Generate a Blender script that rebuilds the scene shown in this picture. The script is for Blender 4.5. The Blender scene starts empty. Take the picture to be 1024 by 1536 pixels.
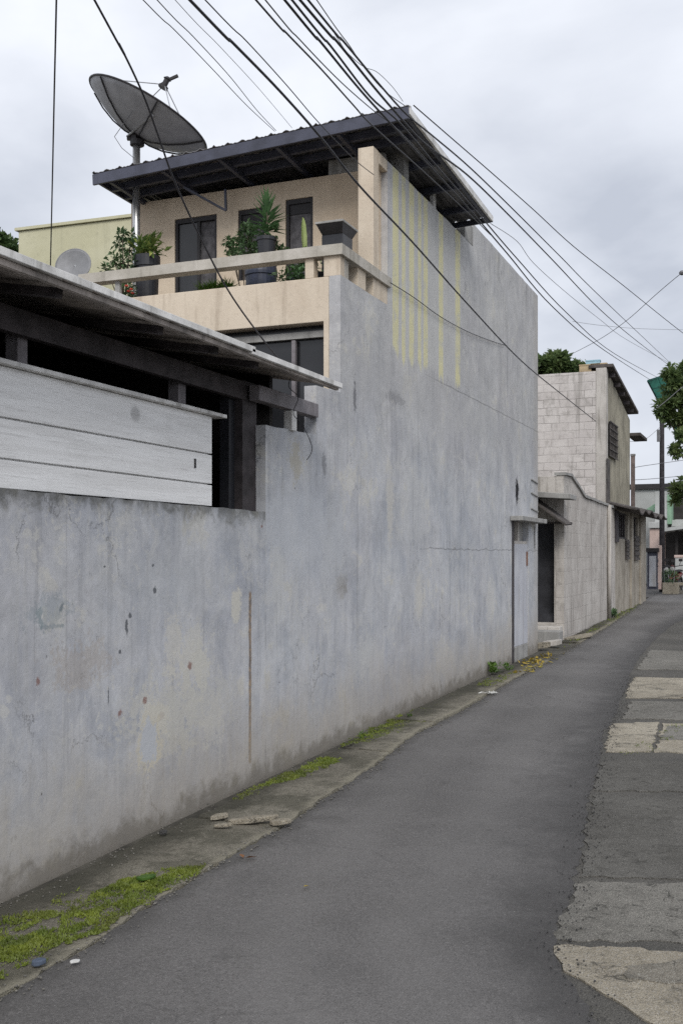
import bpy, bmesh, math, random
from mathutils import Vector, Matrix, noise as mnoise
from mathutils.geometry import tessellate_polygon
R = math.radians
random.seed(7)
scene = bpy.context.scene
COL = scene.collection

# ------------------------------------------------------------------ camera model (metres; alley runs along +Y)
F, CX, HY, EZ = 1598.0, 512.0, 832.0, 1.9
YAW = math.atan((1165 - 512) / F)
SN, CS = math.sin(YAW), math.cos(YAW)
WX = -3.954                                    # plane of the long grey wall
def gz(y): return 0.0134 * (max(-20, min(48, y)) - 4.7)
def ray(px, py):
    u, v = (px - CX) / F, (HY - py) / F
    return Vector((-SN + u * CS, CS + u * SN, v))
def att(px, py, t): return Vector((0, 0, EZ)) + ray(px, py) * t
def onx(px, py, X=WX): d = ray(px, py); return att(px, py, X / d.x)
def ony(px, py, Y): d = ray(px, py); return att(px, py, Y / d.y)
def ong(px, py, dz=0.0):
    d = ray(px, py); t = 5.0
    for _ in range(40): t = (gz(d.y * t) + dz - EZ) / d.z
    p = att(px, py, t); p.z = gz(p.y) + dz
    return p

# ------------------------------------------------------------------ node helpers
class G:
    def __init__(s, name):
        s.m = bpy.data.materials.new(name); s.m.use_nodes = True
        s.nt = s.m.node_tree; s.nt.nodes.clear()
        s.out = s.nt.nodes.new('ShaderNodeOutputMaterial')
        s.pos = s.n('ShaderNodeNewGeometry').outputs['Position']
        sp = s.n('ShaderNodeSeparateXYZ'); s.link(s.pos, sp.inputs[0])
        s.x, s.y, s.z = sp.outputs
    def n(s, t): return s.nt.nodes.new(t)
    def link(s, a, b):
        if isinstance(a, bpy.types.NodeSocket): s.nt.links.new(a, b)
        elif isinstance(a, (tuple, list)) and len(a) == 3 and b.type == 'RGBA': b.default_value = (*a, 1)
        else: b.default_value = a
    def mt(s, op, a, b=0.0, c=0.0, clamp=False):
        k = s.n('ShaderNodeMath'); k.operation = op; k.use_clamp = clamp
        s.link(a, k.inputs[0]); s.link(b, k.inputs[1]); s.link(c, k.inputs[2]); return k.outputs[0]
    def add(s, a, b): return s.mt('ADD', a, b)
    def sub(s, a, b): return s.mt('SUBTRACT', a, b)
    def mul(s, a, b): return s.mt('MULTIPLY', a, b)
    def mx(s, a, b): return s.mt('MAXIMUM', a, b)
    def ss(s, v, lo, hi, o0=0.0, o1=1.0):
        k = s.n('ShaderNodeMapRange'); k.interpolation_type = 'SMOOTHSTEP'
        s.link(v, k.inputs[0])
        if lo > hi: lo, hi, o0, o1 = hi, lo, o1, o0
        for i, q in enumerate((lo, hi, o0, o1)): k.inputs[i + 1].default_value = q
        return k.outputs[0]
    def sc(s, v, sx, sy, sz, off=(0, 0, 0)):
        k = s.n('ShaderNodeMapping'); s.link(v, k.inputs[0])
        k.inputs['Scale'].default_value = (sx, sy, sz); k.inputs['Location'].default_value = off; return k.outputs[0]
    def noise(s, scale, detail=5, rough=.55, dist=0.0, vec=None):
        k = s.n('ShaderNodeTexNoise'); s.link(vec or s.pos, k.inputs['Vector'])
        k.inputs['Scale'].default_value = scale; k.inputs['Detail'].default_value = detail
        k.inputs['Roughness'].default_value = rough; k.inputs['Distortion'].default_value = dist; return k.outputs['Fac']
    def voro(s, scale, feature='F1', vec=None, out='Distance'):
        k = s.n('ShaderNodeTexVoronoi'); k.feature = feature; s.link(vec or s.pos, k.inputs['Vector'])
        k.inputs['Scale'].default_value = scale; return k.outputs[out]
    def mix(s, f, a, b, mode='MIX'):
        k = s.n('ShaderNodeMix'); k.data_type = 'RGBA'; k.blend_type = mode
        s.link(f, k.inputs[0]); s.link(a, k.inputs[6]); s.link(b, k.inputs[7]); return k.outputs[2]
    def along(s, pts, y0=0.0, y1=40.0, x0=-10.0, x1=4.0):
        k = s.n('ShaderNodeFloatCurve'); cv = k.mapping.curves[0]; P = sorted((p.y, p.x) for p in pts if y0 < p.y < y1)
        cv.points[0].location = (0, (P[0][1] - x0) / (x1 - x0)); cv.points[1].location = (1, (P[-1][1] - x0) / (x1 - x0))
        for y, x in P: q = cv.points.new((y - y0) / (y1 - y0), (x - x0) / (x1 - x0)); q.handle_type = 'VECTOR'
        k.mapping.use_clip = False; k.mapping.update(); k.inputs[0].default_value = 1
        s.link(s.mul(s.sub(s.y, y0), 1 / (y1 - y0)), k.inputs[1]); return s.add(s.mul(k.outputs[0], x1 - x0), x0)
    def ell(s, A, B, a0, b0, ra, rb, wob=None, amt=.5, hard=False):
        a = s.mul(s.sub(A, a0), 1 / ra); b = s.mul(s.sub(B, b0), 1 / rb)
        d = s.mt('SQRT', s.add(s.mul(a, a), s.mul(b, b)))
        if wob is not None: d = s.add(d, s.mul(s.sub(wob, .5), amt * 2))
        return s.ss(d, 1.04, .92) if hard else s.ss(d, 1.1, .55)
    def bump(s, h, strength=.3, dist=.01, prev=None):
        k = s.n('ShaderNodeBump'); k.inputs['Strength'].default_value = strength; k.inputs['Distance'].default_value = dist
        s.link(h, k.inputs['Height'])
        if prev is not None: s.link(prev, k.inputs['Normal'])
        return k.outputs[0]
    def done(s, col, rough=.85, metal=0.0, normal=None, spec=.3, trans=None):
        b = s.n('ShaderNodeBsdfPrincipled')
        s.link(col, b.inputs['Base Color']); s.link(rough, b.inputs['Roughness']); s.link(metal, b.inputs['Metallic'])
        b.inputs['Specular IOR Level'].default_value = spec
        if normal is not None: s.link(normal, b.inputs['Normal'])
        sh = b.outputs[0]
        if trans:
            t = s.n('ShaderNodeBsdfTranslucent'); s.link(col, t.inputs[0])
            m = s.n('ShaderNodeMixShader'); m.inputs[0].default_value = trans
            s.nt.links.new(sh, m.inputs[1]); s.nt.links.new(t.outputs[0], m.inputs[2]); sh = m.outputs[0]
        s.nt.links.new(sh, s.out.inputs[0]); return s.m

def simple(name, col, rough=.7, metal=0.0, var=.25, scale=6, bump=.15, spec=.3, grime=None):
    g = G(name)
    n = g.noise(scale, 6, .6); f = g.noise(scale * 9, 4, .6)
    dark = tuple(c * (1 - var) for c in col); lite = tuple(min(.9, c * (1 + var)) for c in col)
    c = g.mix(g.ss(n, .3, .7), dark, lite)
    c = g.mix(g.mul(g.ss(f, .45, .75), .25), c, tuple(c_ * .6 for c_ in col))
    if grime:
        st = g.noise(1, 6, .65, vec=g.sc(g.pos, 9, 9, .9))
        c = g.mix(g.mul(g.ss(st, .5, .72), .6), c, grime)
    return g.done(c, rough, metal, g.bump(f, bump, .004), spec)

# ---- plaster of the long wall
def wall_material(name, kind):
    g = G(name)
    def W(px, py): p = onx(px, py); return p.y, p.z
    big = g.noise(.55, 4, .5); med = g.noise(1.7, 9, .66, .3); fine = g.noise(26, 7, .7); mid = g.noise(6, 8, .68, .4)
    st1 = g.noise(1, 8, .62, .15, g.sc(g.pos, 3.2, 3.2, .32)); st2 = g.noise(1, 7, .6, .1, g.sc(g.pos, 11, 11, .7))
    st3 = g.noise(1, 5, .6, 0, g.sc(g.pos, 34, 34, 1.6))
    wobn = g.add(g.mul(g.noise(9, 9, .72, .3), .6), g.mul(g.noise(38, 6, .7), .4))
    blue, pale, cream, dark = (.362, .380, .415), (.505, .512, .525), (.56, .54, .475), (.215, .22, .228)
    if kind == 'house':
        hi = g.ss(g.z, 2.3, 4.4)
        bl = g.mix(hi, blue, (.39, .392, .40)); pl = g.mix(hi, pale, (.49, .488, .482))
    else: bl, pl = blue, pale
    c = g.mix(g.ss(g.add(g.mul(st1, .35 if kind == 'house' else .12), g.mul(med, .65 if kind == 'house' else .88)), .35, .61), bl, pl)
    c = g.mix(g.mul(g.ss(big, .35, .65), .25), c, (.40, .38, .398))
    c = g.mix(g.mul(g.ss(st2, .52, .72), .40), c, (.47, .47, .46))
    c = g.mix(g.mul(g.ss(st2, .46, .28), .30), c, dark)
    c = g.mix(g.mul(g.ss(st3, .5, .75), .22), c, (.2, .2, .21))
    c = g.mix(g.mul(g.ss(mid, .52, .70), .30), c, (.47, .465, .45))
    c = g.mix(g.mul(g.ss(mid, .44, .30), .20), c, (.22, .23, .24))
    fl = g.ss(g.add(med, g.mul(g.sub(mid, .5), .5)), .60, .66)
    c = g.mix(g.mul(fl, .45), c, cream)
    c = g.mix(g.mul(g.ss(fine, .55, .75), .20), c, (.16, .16, .16))
    c = g.mix(g.mul(g.ss(fine, .45, .25), .16), c, (.52, .52, .50))
    tr = g.noise(2.6, 10, .78, .8); vv = g.ss(tr, .28, .72, .87, 1.17)
    kk = g.n('ShaderNodeCombineColor')
    for i_ in range(3): g.link(vv, kk.inputs[i_])
    c = g.mix(.9, c, kk.outputs[0], 'MULTIPLY')
    # peeled flecks and pits with hard edges, in clusters; hairline cracks
    pk = g.noise(11, 10, .78, .5); clus = g.noise(1.25, 5, .6, .4); clus2 = g.noise(.8, 4, .6)
    thr = g.add(pk, g.mul(g.sub(clus, .5), .55))
    c = g.mix(g.mul(g.ss(thr, .615, .64), .62), c, (.56, .55, .515))
    thr = g.add(g.noise(17, 9, .8, .3), g.mul(g.sub(clus2, .5), .45))
    c = g.mix(g.mul(g.ss(thr, .645, .67), .55), c, (.19, .19, .195))
    thr = g.add(g.noise(5, 9, .75, .6), g.mul(g.sub(g.noise(.7, 3, .5, 0, g.sc(g.pos, 1, 1, 1, (4, 2, 9))), .5), .5))
    c = g.mix(g.mul(g.ss(thr, .60, .625), .38), c, (.53, .525, .505))
    vd = g.n('ShaderNodeVectorMath'); vd.operation = 'ADD'; nv = g.n('ShaderNodeTexNoise'); nv.inputs['Scale'].default_value = 1.7; nv.inputs['Detail'].default_value = 7; nv.inputs['Roughness'].default_value = .65
    g.link(g.pos, nv.inputs['Vector']); g.link(g.pos, vd.inputs[0]); g.link(nv.outputs['Color'], vd.inputs[1])
    cr = g.voro(.75, 'DISTANCE_TO_EDGE', vd.outputs[0]); c = g.mix(g.mul(g.mul(g.ss(cr, .007, .0025), g.ss(clus, .50, .60)), .6), c, (.13, .13, .135))
    dr = g.noise(1, 5, .6, .05, g.sc(g.pos, 16, 16, .28)); c = g.mix(g.mul(g.mul(g.ss(dr, .60, .70), g.ss(big, .40, .6)), .42), c, (.20, .20, .21)); c = g.mix(g.mul(g.mul(g.ss(dr, .40, .30), g.ss(clus, .42, .6)), .5), c, (.54, .535, .515))
    scf = g.noise(1, 6, .7, 1.5, g.sc(g.pos, 1, 18, 14)); c = g.mix(g.mul(g.ss(scf, .60, .68), .35), c, (.52, .52, .52)); c = g.mix(g.mul(g.ss(scf, .36, .29), .35), c, (.15, .15, .16))
    sp = g.voro(7.0, vec=g.sc(g.pos, 1, 1, .8)); thin = g.noise(2.3, 3, .5)
    c = g.mix(g.mul(g.ss(sp, .07, .03), g.ss(thin, .52, .60)), c, (.07, .07, .075))
    def feat(c, px, py, rx, ry, col, f=1.0, amt=.35, wob=None, hard=False):
        wob = wobn; amt = amt * 1.5 + 1.3
        y, z = W(px, py); y2, _ = W(px + rx, py); _, z2 = W(px, py - ry)
        return g.mix(g.mul(g.ell(g.y, g.z, y, z, y2 - y, z2 - z, wob, amt, hard), f), c, col)
    if kind == 'low':
        c = feat(c, 250, 1075, 60, 75, cream, .55, .9)
        c = feat(c, 290, 985, 26, 60, cream, .5, .9)
        c = feat(c, 262, 870, 90, 50, (.43, .44, .45), .35, .9)
        c = feat(c, 120, 1000, 45, 40, (.37, .32, .27), .4, 1.0)
        c = feat(c, 75, 915, 32, 26, (.19, .24, .27), .35, 1.3)
        c = feat(c, 93, 912, 4, 7, (.14, .17, .19), .7, 1.5); c = feat(c, 60, 925, 5, 22, (.24, .29, .30), .6, 1.5); c = feat(c, 80, 940, 22, 3, (.2, .24, .26), .5, 1.5)
        c = feat(c, 235, 1070, 24, 22, (.58, .56, .50), .8, .6)
        c = feat(c, 300, 1060, 60, 60, (.50, .49, .45), .5, 1.0)
        c = feat(c, 262, 965, 14, 50, (.56, .54, .49), .6, .8)
        c = feat(c, 355, 908, 8, 32, (.55, .53, .47), .85, .4)
        for px, py, s_ in ((57, 1022, 4), (180, 1070, 4), (243, 1074, 4), (285, 999, 4), (393, 790, 2), (218, 1051, 3)):
            c = feat(c, px, py, s_, s_ * 1.7, (.23, .12, .10), .8, .9, fine)
        for px, py, a, b in ((190, 938, 2, 15), (195, 922, 3, 5), (232, 886, 3, 6), (230, 848, 2, 3), (180, 978, 2, 3), (157, 850, 2, 2), (163, 1042, 1.2, 13)):
            c = feat(c, px, py, a, b, (.06, .065, .075), .8, .9, fine)
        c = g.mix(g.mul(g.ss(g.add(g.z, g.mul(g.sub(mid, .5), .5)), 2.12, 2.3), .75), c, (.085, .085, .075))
    else:
        c = feat(c, 465, 800, 70, 75, (.45, .47, .50), .45, .6)
        c = feat(c, 655, 610, 140, 34, (.42, .42, .42), .4, 1.0)
        c = feat(c, 512, 880, 10, 18, (.20, .175, .14), .55, 1.2)
        c = feat(c, 494, 770, 6, 40, (.20, .20, .2), .3, 1.0)
        c = feat(c, 585, 760, 6, 60, (.55, .53, .48), .6, .6)
        c = feat(c, 628, 890, 6, 40, (.55, .53, .48), .55, .8)
        c = feat(c, 545, 985, 22, 38, (.50, .50, .49), .5, 1.0)
        c = feat(c, 735, 900, 8, 36, (.56, .55, .52), .55, .9)
        c = feat(c, 665, 985, 16, 24, (.52, .50, .46), .55, 1.0)
        c = feat(c, 443, 690, 10, 34, (.42, .38, .28), .55, 1.0)
        c = feat(c, 486, 700, 3, 18, (.1, .1, .11), .5, 1.2, fine)
        c = feat(c, 532, 592, 2.5, 26, (.10, .10, .11), .7, .8, fine)
        c = feat(c, 592, 597, 16, 10, (.14, .14, .15), .4, 1.2)
        # cracks
        yy, zz = W(690, 824)
        wob = g.mul(g.sub(g.noise(3, 6, .7), .5), .12)
        ln = g.ss(g.mt('ABSOLUTE', g.sub(g.add(g.z, wob), zz)),   .011, .002)
        y0, _ = W(615, 824); y1, _ = W(762, 824)
        c = g.mix(g.mul(g.mul(ln, g.ss(g.y, y0, y0 + 1.2)), g.ss(fine, .35, .6, .25, .75)), c, (.10, .10, .105))
        _, z3 = W(700, 590)
        ln = g.ss(g.mt('ABSOLUTE', g.sub(g.add(g.z, g.mul(wob, .3)), z3 - .03)), .012, .003)
        c = g.mix(g.mul(g.mul(ln, g.ss(g.y, 12.2, 13.2)), .5), c, (.12, .12, .12))
        # old yellow paint stripes high up
        sx = [(593, 4.5), (605, 2.6), (617, 3.6), (629, 2.4), (638, 3.2), (661, 3.2), (686, 3.6)]
        m = None
        for px, w in sx:
            a, _ = W(px - w, 400); b, _ = W(px + w, 400)
            d = g.mt('ABSOLUTE', g.sub(g.add(g.y, g.mul(g.sub(mid, .5), .02)), (a + b) / 2))
            k = g.ss(d, (b - a) / 2 + .012, (b - a) / 2 - .012)
            m = k if m is None else g.mx(m, k)
        zb = W(640, 555)[1]
        top = g.mul(g.ss(g.add(g.z, g.mul(g.sub(st2, .5), .5)), zb - .05, zb + .05), g.ss(g.y, 11.05, 11.15))
        pz = g.mul(top, g.mul(g.ss(g.y, 14.3, 13.5), .55))
        c = g.mix(pz, c, (.53, .53, .51))
        c = g.mix(g.mul(g.mul(m, top), g.ss(mid, .30, .55, .15, .85)), c, (.66, .62, .36))
        edge = g.ss(g.add(g.y, g.mul(g.sub(mid, .5), .5)), 18.35, 18.9)
        c = g.mix(g.mul(edge, .35), c, (.34, .31, .27))
        c = feat(c, 775, 737, 3.0, 22, (.015, .015, .018), 1.0, .3, fine)  # slit hole: the shade of its depth painted as a black spot
        c = g.mix(g.mul(g.ss(st1, .56, .7), g.mul(g.ss(g.z, 5.6, 6.5), .5)), c, (.16, .16, .16))
    # rust drip
    ya, za = W(375, 885); yb, zb2 = W(375, 1142)
    d = g.mt('ABSOLUTE', g.sub(g.add(g.y, g.mul(g.sub(mid, .5), .03)), ya))
    lim = g.mul(g.ss(g.z, za, za - .03), g.ss(g.z, zb2 - .03, zb2))
    c = g.mix(g.mul(g.mul(g.ss(d, .032, .010), lim), .85), c, g.mix(g.ss(fine, .4, .6), (.30, .20, .11), (.12, .10, .09)))
    # splash dirt along the foot
    hg = g.sub(g.z, g.mul(g.sub(g.y, 4.7), .0134))
    hw = g.sub(hg, g.add(g.mul(g.sub(med, .5), .9), g.mul(g.sub(st2, .5), .5)))
    c = g.mix(g.mul(g.ss(hw, .95, .05), .60), c, (.33, .288, .23))
    c = g.mix(g.mul(g.ss(g.sub(hg, g.mul(g.sub(mid, .5), .5)), .20, .02), .62), c, (.12, .105, .08))
    if kind == 'low':
        c = feat(c, 234, 1080, 20, 30, (.53, .51, .45), .8, .5, hard=True)
        c = feat(c, 226, 1114, 17, 40, (.53, .49, .40), .8, .7, hard=True)
        c = feat(c, 224, 1112, 12, 33, (.46, .475, .50), .95, .5, hard=True)
        c = feat(c, 302, 1000, 13, 34, (.54, .525, .47), .55, .5, hard=True)
        c = feat(c, 318, 1085, 16, 40, (.53, .51, .46), .4, .9, hard=True)
        c = feat(c, 355, 908, 7, 30, (.55, .535, .48), .6, .8, hard=True)
    else:
        c = feat(c, 450, 790, 62, 48, (.50, .515, .54), .40, .3, hard=True)
        c = feat(c, 500, 830, 18, 90, (.50, .51, .52), .35, .6, hard=True)
        c = feat(c, 418, 880, 10, 60, (.52, .52, .50), .35, .6, hard=True)
        c = feat(c, 620, 760, 20, 60, (.50, .50, .49), .25, .9, hard=True)
    h = g.add(g.mul(mid, .5), g.add(g.mul(fine, .25), g.mul(med, .9)))
    return g.done(c, .9, 0, g.bump(h, .45, .018), .2)

def concrete(name, a, b, grime=(.09, .085, .075), scale=2.2, bumpd=.008, gs=.5):
    g = G(name)
    n = g.noise(scale, 8, .65, .3); f = g.noise(scale * 14, 6, .7); st = g.noise(1, 6, .62, .1, g.sc(g.pos, 8, 8, .6))
    c = g.mix(g.ss(n, .35, .65), a, b)
    c = g.mix(g.mul(g.ss(st, .5, .72), gs), c, grime)
    c = g.mix(g.mul(g.ss(f, .52, .75), .3), c, tuple(q * .5 for q in a))
    c = g.mix(g.mul(g.ss(f, .45, .25), .2), c, tuple(min(.8, q * 1.3) for q in b))
    return g.done(c, .92, 0, g.bump(g.add(f, n), .5, bumpd), .2)

def asphalt(name, base, lite, tint, grain=1.0, bd=.006):
    g = G(name)
    big = g.noise(.6, 5, .6); mid = g.noise(4.5, 7, .65); f = g.noise(95, 4, .75); sp = g.voro(230, out='Color')
    v = g.voro(160 / grain)
    c = g.mix(g.ss(big, .35, .68), base, lite)
    c = g.mix(g.mul(g.ss(mid, .45, .7), .4), c, tint)
    k = g.n('ShaderNodeSeparateColor'); g.link(sp, k.inputs[0])
    c = g.mix(g.mul(g.ss(k.outputs[0], .78, .98), .34 * grain), c, tuple(min(.5, q * 1.9) for q in lite))
    c = g.mix(g.mul(g.ss(k.outputs[1], .7, .95), .45 * grain), c, tuple(q * .4 for q in base))
    c = g.mix(g.mul(g.ss(f, .5, .75), .35), c, tuple(q * .5 for q in base))
    return g, c, g.bump(g.add(g.mul(v, -1.0), g.add(f, g.mul(mid, 1.2))), .6, bd)

M = {}
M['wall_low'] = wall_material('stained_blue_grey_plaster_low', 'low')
M['wall_house'] = wall_material('stained_blue_grey_plaster', 'house')
g, c, b = asphalt('old_coarse_asphalt', (.080, .077, .070), (.125, .118, .106), (.092, .088, .075), 1.5, .014)
M['old_asphalt'] = g.done(c, .85, 0, b, .25)
g, c, b = asphalt('tar_edge', (.052, .051, .052), (.088, .086, .084), (.066, .064, .061), 1.6, .02)
M['tar'] = g.done(c, .8, 0, b, .3)
def slab_mat(name, a, b_, moss=.35):
    g, c, b = asphalt(name, a, b_, tuple(q * .75 for q in a), 1.5, .014)
    m = g.noise(3.1, 9, .75, .5); m2 = g.noise(14, 8, .78, .3); m3 = g.noise(42, 6, .75)
    c = g.mix(g.mul(g.ss(m2, .52, .64), .5), c, tuple(q * .5 for q in a)); c = g.mix(g.mul(g.ss(m2, .45, .33), .35), c, tuple(min(.6, q * 1.25) for q in b_))
    c = g.mix(g.mul(g.ss(m3, .54, .68), .5), c, tuple(q * .35 for q in a))
    c = g.mix(g.mul(g.ss(g.add(m, g.mul(g.sub(m2, .5), .35)), .52, .66), moss * .8), c, (.080, .077, .066))
    vd = g.n('ShaderNodeVectorMath'); vd.operation = 'ADD'; nv = g.n('ShaderNodeTexNoise'); nv.inputs['Scale'].default_value = 3; nv.inputs['Detail'].default_value = 7
    g.link(g.pos, nv.inputs['Vector']); g.link(g.pos, vd.inputs[0]); g.link(nv.outputs['Color'], vd.inputs[1])
    cr = g.voro(1.1, 'DISTANCE_TO_EDGE', vd.outputs[0]); c = g.mix(g.mul(g.mul(g.ss(cr, .014, .004), g.ss(m, .48, .56)), .7), c, (.05, .048, .042))
    return g.done(c, .9, 0, g.bump(g.add(m2, m3), .5, .012, b), .2)
M['slab_pale'] = slab_mat('pale_concrete_slab', (.30, .265, .205), (.46, .415, .33), .75)
M['slab_grey'] = slab_mat('grey_concrete_slab', (.17, .162, .145), (.25, .238, .212), .6)
M['slab_mid'] = slab_mat('worn_grey_brown_slab', (.22, .20, .165), (.32, .29, .24), .5)
M['slab_dark'] = slab_mat('dark_concrete_slab', (.105, .10, .09), (.155, .149, .135), .5)
M['soil'] = simple('ground_soil', (.07, .066, .055), .95, var=.4, scale=3, bump=.5)
M['peach'] = concrete('peach_plaster', (.56, .475, .375), (.65, .565, .455), (.30, .24, .18), 1.6, .006, .5)
M['peach_dim'] = concrete('peach_plaster_upper', (.58, .475, .36), (.66, .555, .43), (.36, .29, .22), 1.2, .004, .22)
M['railing'] = concrete('weathered_rail_concrete', (.40, .375, .325), (.52, .49, .44), (.17, .155, .13), 3, .006, .45)
M['grey_conc'] = concrete('grey_concrete', (.27, .265, .255), (.37, .365, .35), (.12, .118, .11), 3, .008, .5)
M['cream'] = concrete('cream_green_render', (.50, .48, .33), (.56, .54, .39), (.36, .35, .25), .9, .004, .3)
M['shed'] = concrete('pinkish_grey_old_render', (.40, .375, .345), (.53, .50, .465), (.16, .145, .12), 1.6, .012, .65)
M['shed_far'] = concrete('brown_grey_old_render', (.28, .25, .205), (.40, .365, .31), (.12, .105, .085), 1.6, .012, .7)
M['stained_ochre'] = concrete('ochre_stained_render', (.25, .23, .18), (.40, .37, .29), (.10, .095, .08), 1.4, .012, .75)
def block_mat(name, a, b_, mortar, sx=.42, sz=.205, ax='x', keep=.2):
    g = G(name)
    w = g.noise(5, 5, .6); n = g.noise(1.6, 7, .65, .3); f = g.noise(30, 5, .7)
    cb = g.n('ShaderNodeCombineXYZ')
    g.link(g.add(g.x if ax == 'x' else g.y, g.mul(g.sub(w, .5), .06)), cb.inputs[0]); g.link(g.add(g.z, g.mul(g.sub(g.noise(3, 5, .6), .5), .07)), cb.inputs[1])
    k = g.n('ShaderNodeTexBrick'); g.link(cb.outputs[0], k.inputs['Vector'])
    k.inputs['Scale'].default_value = 1; k.inputs['Brick Width'].default_value = sx; k.inputs['Row Height'].default_value = sz
    k.inputs['Mortar Size'].default_value = .009; k.inputs['Mortar Smooth'].default_value = .4
    k.inputs['Color1'].default_value = (*a, 1); k.inputs['Color2'].default_value = (*b_, 1); k.inputs['Mortar'].default_value = (*mortar, 1)
    gone = g.ss(g.noise(1.1, 5, .65), .42, .62)
    base = g.mix(g.ss(n, .35, .65), a, b_)
    c = g.mix(g.ss(g.add(g.mul(gone, .55), keep), 0, 1), k.outputs[0], base)
    st = g.noise(1, 6, .62, .1, g.sc(g.pos, 5, 5, .5))
    c = g.mix(g.mul(g.ss(st, .50, .70), .55), c, (.17, .158, .14))
    c = g.mix(g.mul(g.ss(g.noise(4, 8, .7, .3), .5, .68), .45), c, (.22, .205, .185))
    c = g.mix(g.mul(g.ss(f, .5, .75), .25), c, tuple(q * .5 for q in a))
    return g.done(c, .92, 0, g.bump(g.add(k.outputs['Fac'], g.mul(f, -.6)), .5, -.012), .2)
M['block'] = block_mat('pale_concrete_block', (.50, .465, .445), (.60, .565, .54), (.27, .25, .235), keep=.16)
M['block_side'] = block_mat('old_block_side', (.42, .39, .36), (.53, .50, .465), (.22, .20, .185), .62, .26, ax='y', keep=.78)
def boards_mat():
    g = G('whitewashed_planks')
    gr = g.noise(1, 8, .65, .6, g.sc(g.pos, 14, .9, 14)); gf = g.noise(1, 6, .7, .2, g.sc(g.pos, 60, 3, 60)); n = g.noise(2.2, 6, .6)
    c = g.mix(g.ss(gr, .35, .65), (.78, .775, .765), (.88, .878, .87))
    c = g.mix(g.mul(g.ss(gf, .50, .70), .38), c, (.42, .41, .40))
    c = g.mix(g.mul(g.ss(n, .58, .7), .25), c, (.50, .49, .47))
    p = onx(212, 615); c = g.mix(g.mul(g.ell(g.y, g.z, p.y, p.z - .02, .07, .06, n, .8), .5), c, (.25, .245, .24))
    return g.done(c, .75, 0, g.bump(g.add(gr, g.mul(gf, .7)), .4, .006), .3)
M['boards'] = boards_mat()
M['trim_white'] = simple('weathered_white_trim', (.68, .67, .65), .7, var=.2, scale=5, grime=(.18, .17, .15))
M['roof_under'] = simple('carport_sheet', (.36, .32, .29), .8, var=.4, scale=3, grime=(.05, .045, .04))
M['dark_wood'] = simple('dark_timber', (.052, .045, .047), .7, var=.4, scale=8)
M['beam_grey'] = simple('mauve_grey_beam', (.20, .185, .195), .7, var=.25, scale=6, grime=(.07, .06, .06))
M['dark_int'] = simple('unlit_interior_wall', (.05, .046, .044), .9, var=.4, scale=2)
M['steel_blue'] = simple('blue_black_painted_steel', (.062, .066, .092), .5, var=.25, scale=4, spec=.4)
M['zinc'] = simple('corrugated_zinc', (.20, .195, .20), .5, .35, var=.3, scale=3, spec=.4, grime=(.08, .07, .06))
M['galv'] = simple('galvanised_pole', (.50, .50, .50), .35, .8, var=.15, scale=10)
def dish_mat():
    g = G('grey_dish_mesh'); n = g.noise(5, 5, .6); f = g.noise(60, 3, .6)
    c = g.mix(g.ss(n, .35, .65), (.33, .332, .345), (.40, .402, .415)); c = g.mix(g.mul(g.ss(f, .5, .7), .3), c, (.24, .24, .25))
    return g.done(c, .6, .15, g.bump(f, .2, .003), .35)
M['dish'] = dish_mat()
M['dish_pale'] = simple('pale_grey_dish', (.22, .222, .23), .55, .1, var=.12, scale=5)
M['black_pl'] = simple('black_plastic', (.022, .023, .028), .45, var=.2, scale=9, spec=.4)
M['blue_pl'] = simple('faded_blue_plastic', (.035, .042, .068), .45, var=.3, scale=9, spec=.4)
M['cable'] = simple('black_cable', (.035, .035, .04), .6, var=.2, scale=8)
M['cable_grey'] = simple('grey_cable', (.16, .16, .17), .6, var=.2, scale=8)
M['glass'] = simple('dark_window_pane', (.02, .021, .024), .18, var=.3, scale=2, bump=.03, spec=.5)
M['curtain'] = simple('grey_lace_curtain', (.11, .105, .11), .8, var=.35, scale=14)
M['frame_dk'] = simple('dark_window_frame', (.03, .028, .03), .5, var=.2, scale=9)
M['door_grey'] = concrete('faded_blue_grey_door', (.36, .375, .41), (.44, .455, .485), (.20, .17, .13), 2, .004, .45)
M['door_pale'] = concrete('faded_blue_grey_door_leaf', (.44, .45, .49), (.52, .53, .56), (.24, .20, .15), 2, .004, .35)
M['door_dark'] = simple('dark_grey_door', (.035, .036, .042), .7, var=.4, scale=2)
M['wood_pole'] = simple('dark_pole', (.055, .05, .055), .8, var=.35, scale=6)
M['conc_pole'] = simple('brown_pole', (.17, .13, .115), .85, var=.3, scale=5)
M['rust_roof'] = simple('rusty_dark_sheet', (.085, .075, .07), .8, var=.45, scale=4, grime=(.03, .028, .025))
M['green_sheet'] = simple('teal_green_sheet', (.05, .20, .155), .5, var=.25, scale=3, spec=.4)
M['mint'] = concrete('mint_green_render', (.20, .34, .23), (.26, .40, .29), (.2, .26, .2), 1.5, .004, .3)
M['pale_far'] = concrete('pale_far_render', (.36, .37, .36), (.44, .45, .44), (.3, .29, .27), 1, .004, .4)
M['pink_far'] = concrete('pink_far_render', (.47, .36, .32), (.54, .43, .39), (.3, .24, .2), 1, .004, .3)
M['red'] = simple('red_paint', (.13, .02, .02), .4, var=.2, scale=9, spec=.5)
M['chrome'] = simple('bright_metal', (.18, .18, .19), .4, .6, var=.1, scale=9)
M['rubber'] = simple('tyre_rubber', (.02, .02, .02), .8, var=.2, scale=9)
M['cardboard'] = simple('cardboard', (.42, .33, .21), .85, var=.15, scale=5)
M['bluebox'] = simple('pale_blue_box', (.30, .48, .58), .7, var=.15, scale=5)
M['bark'] = simple('bark', (.10, .08, .06), .9, var=.4, scale=8, bump=.6)
M['paper'] = simple('white_litter', (.65, .65, .63), .8, var=.12, scale=20)
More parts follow.
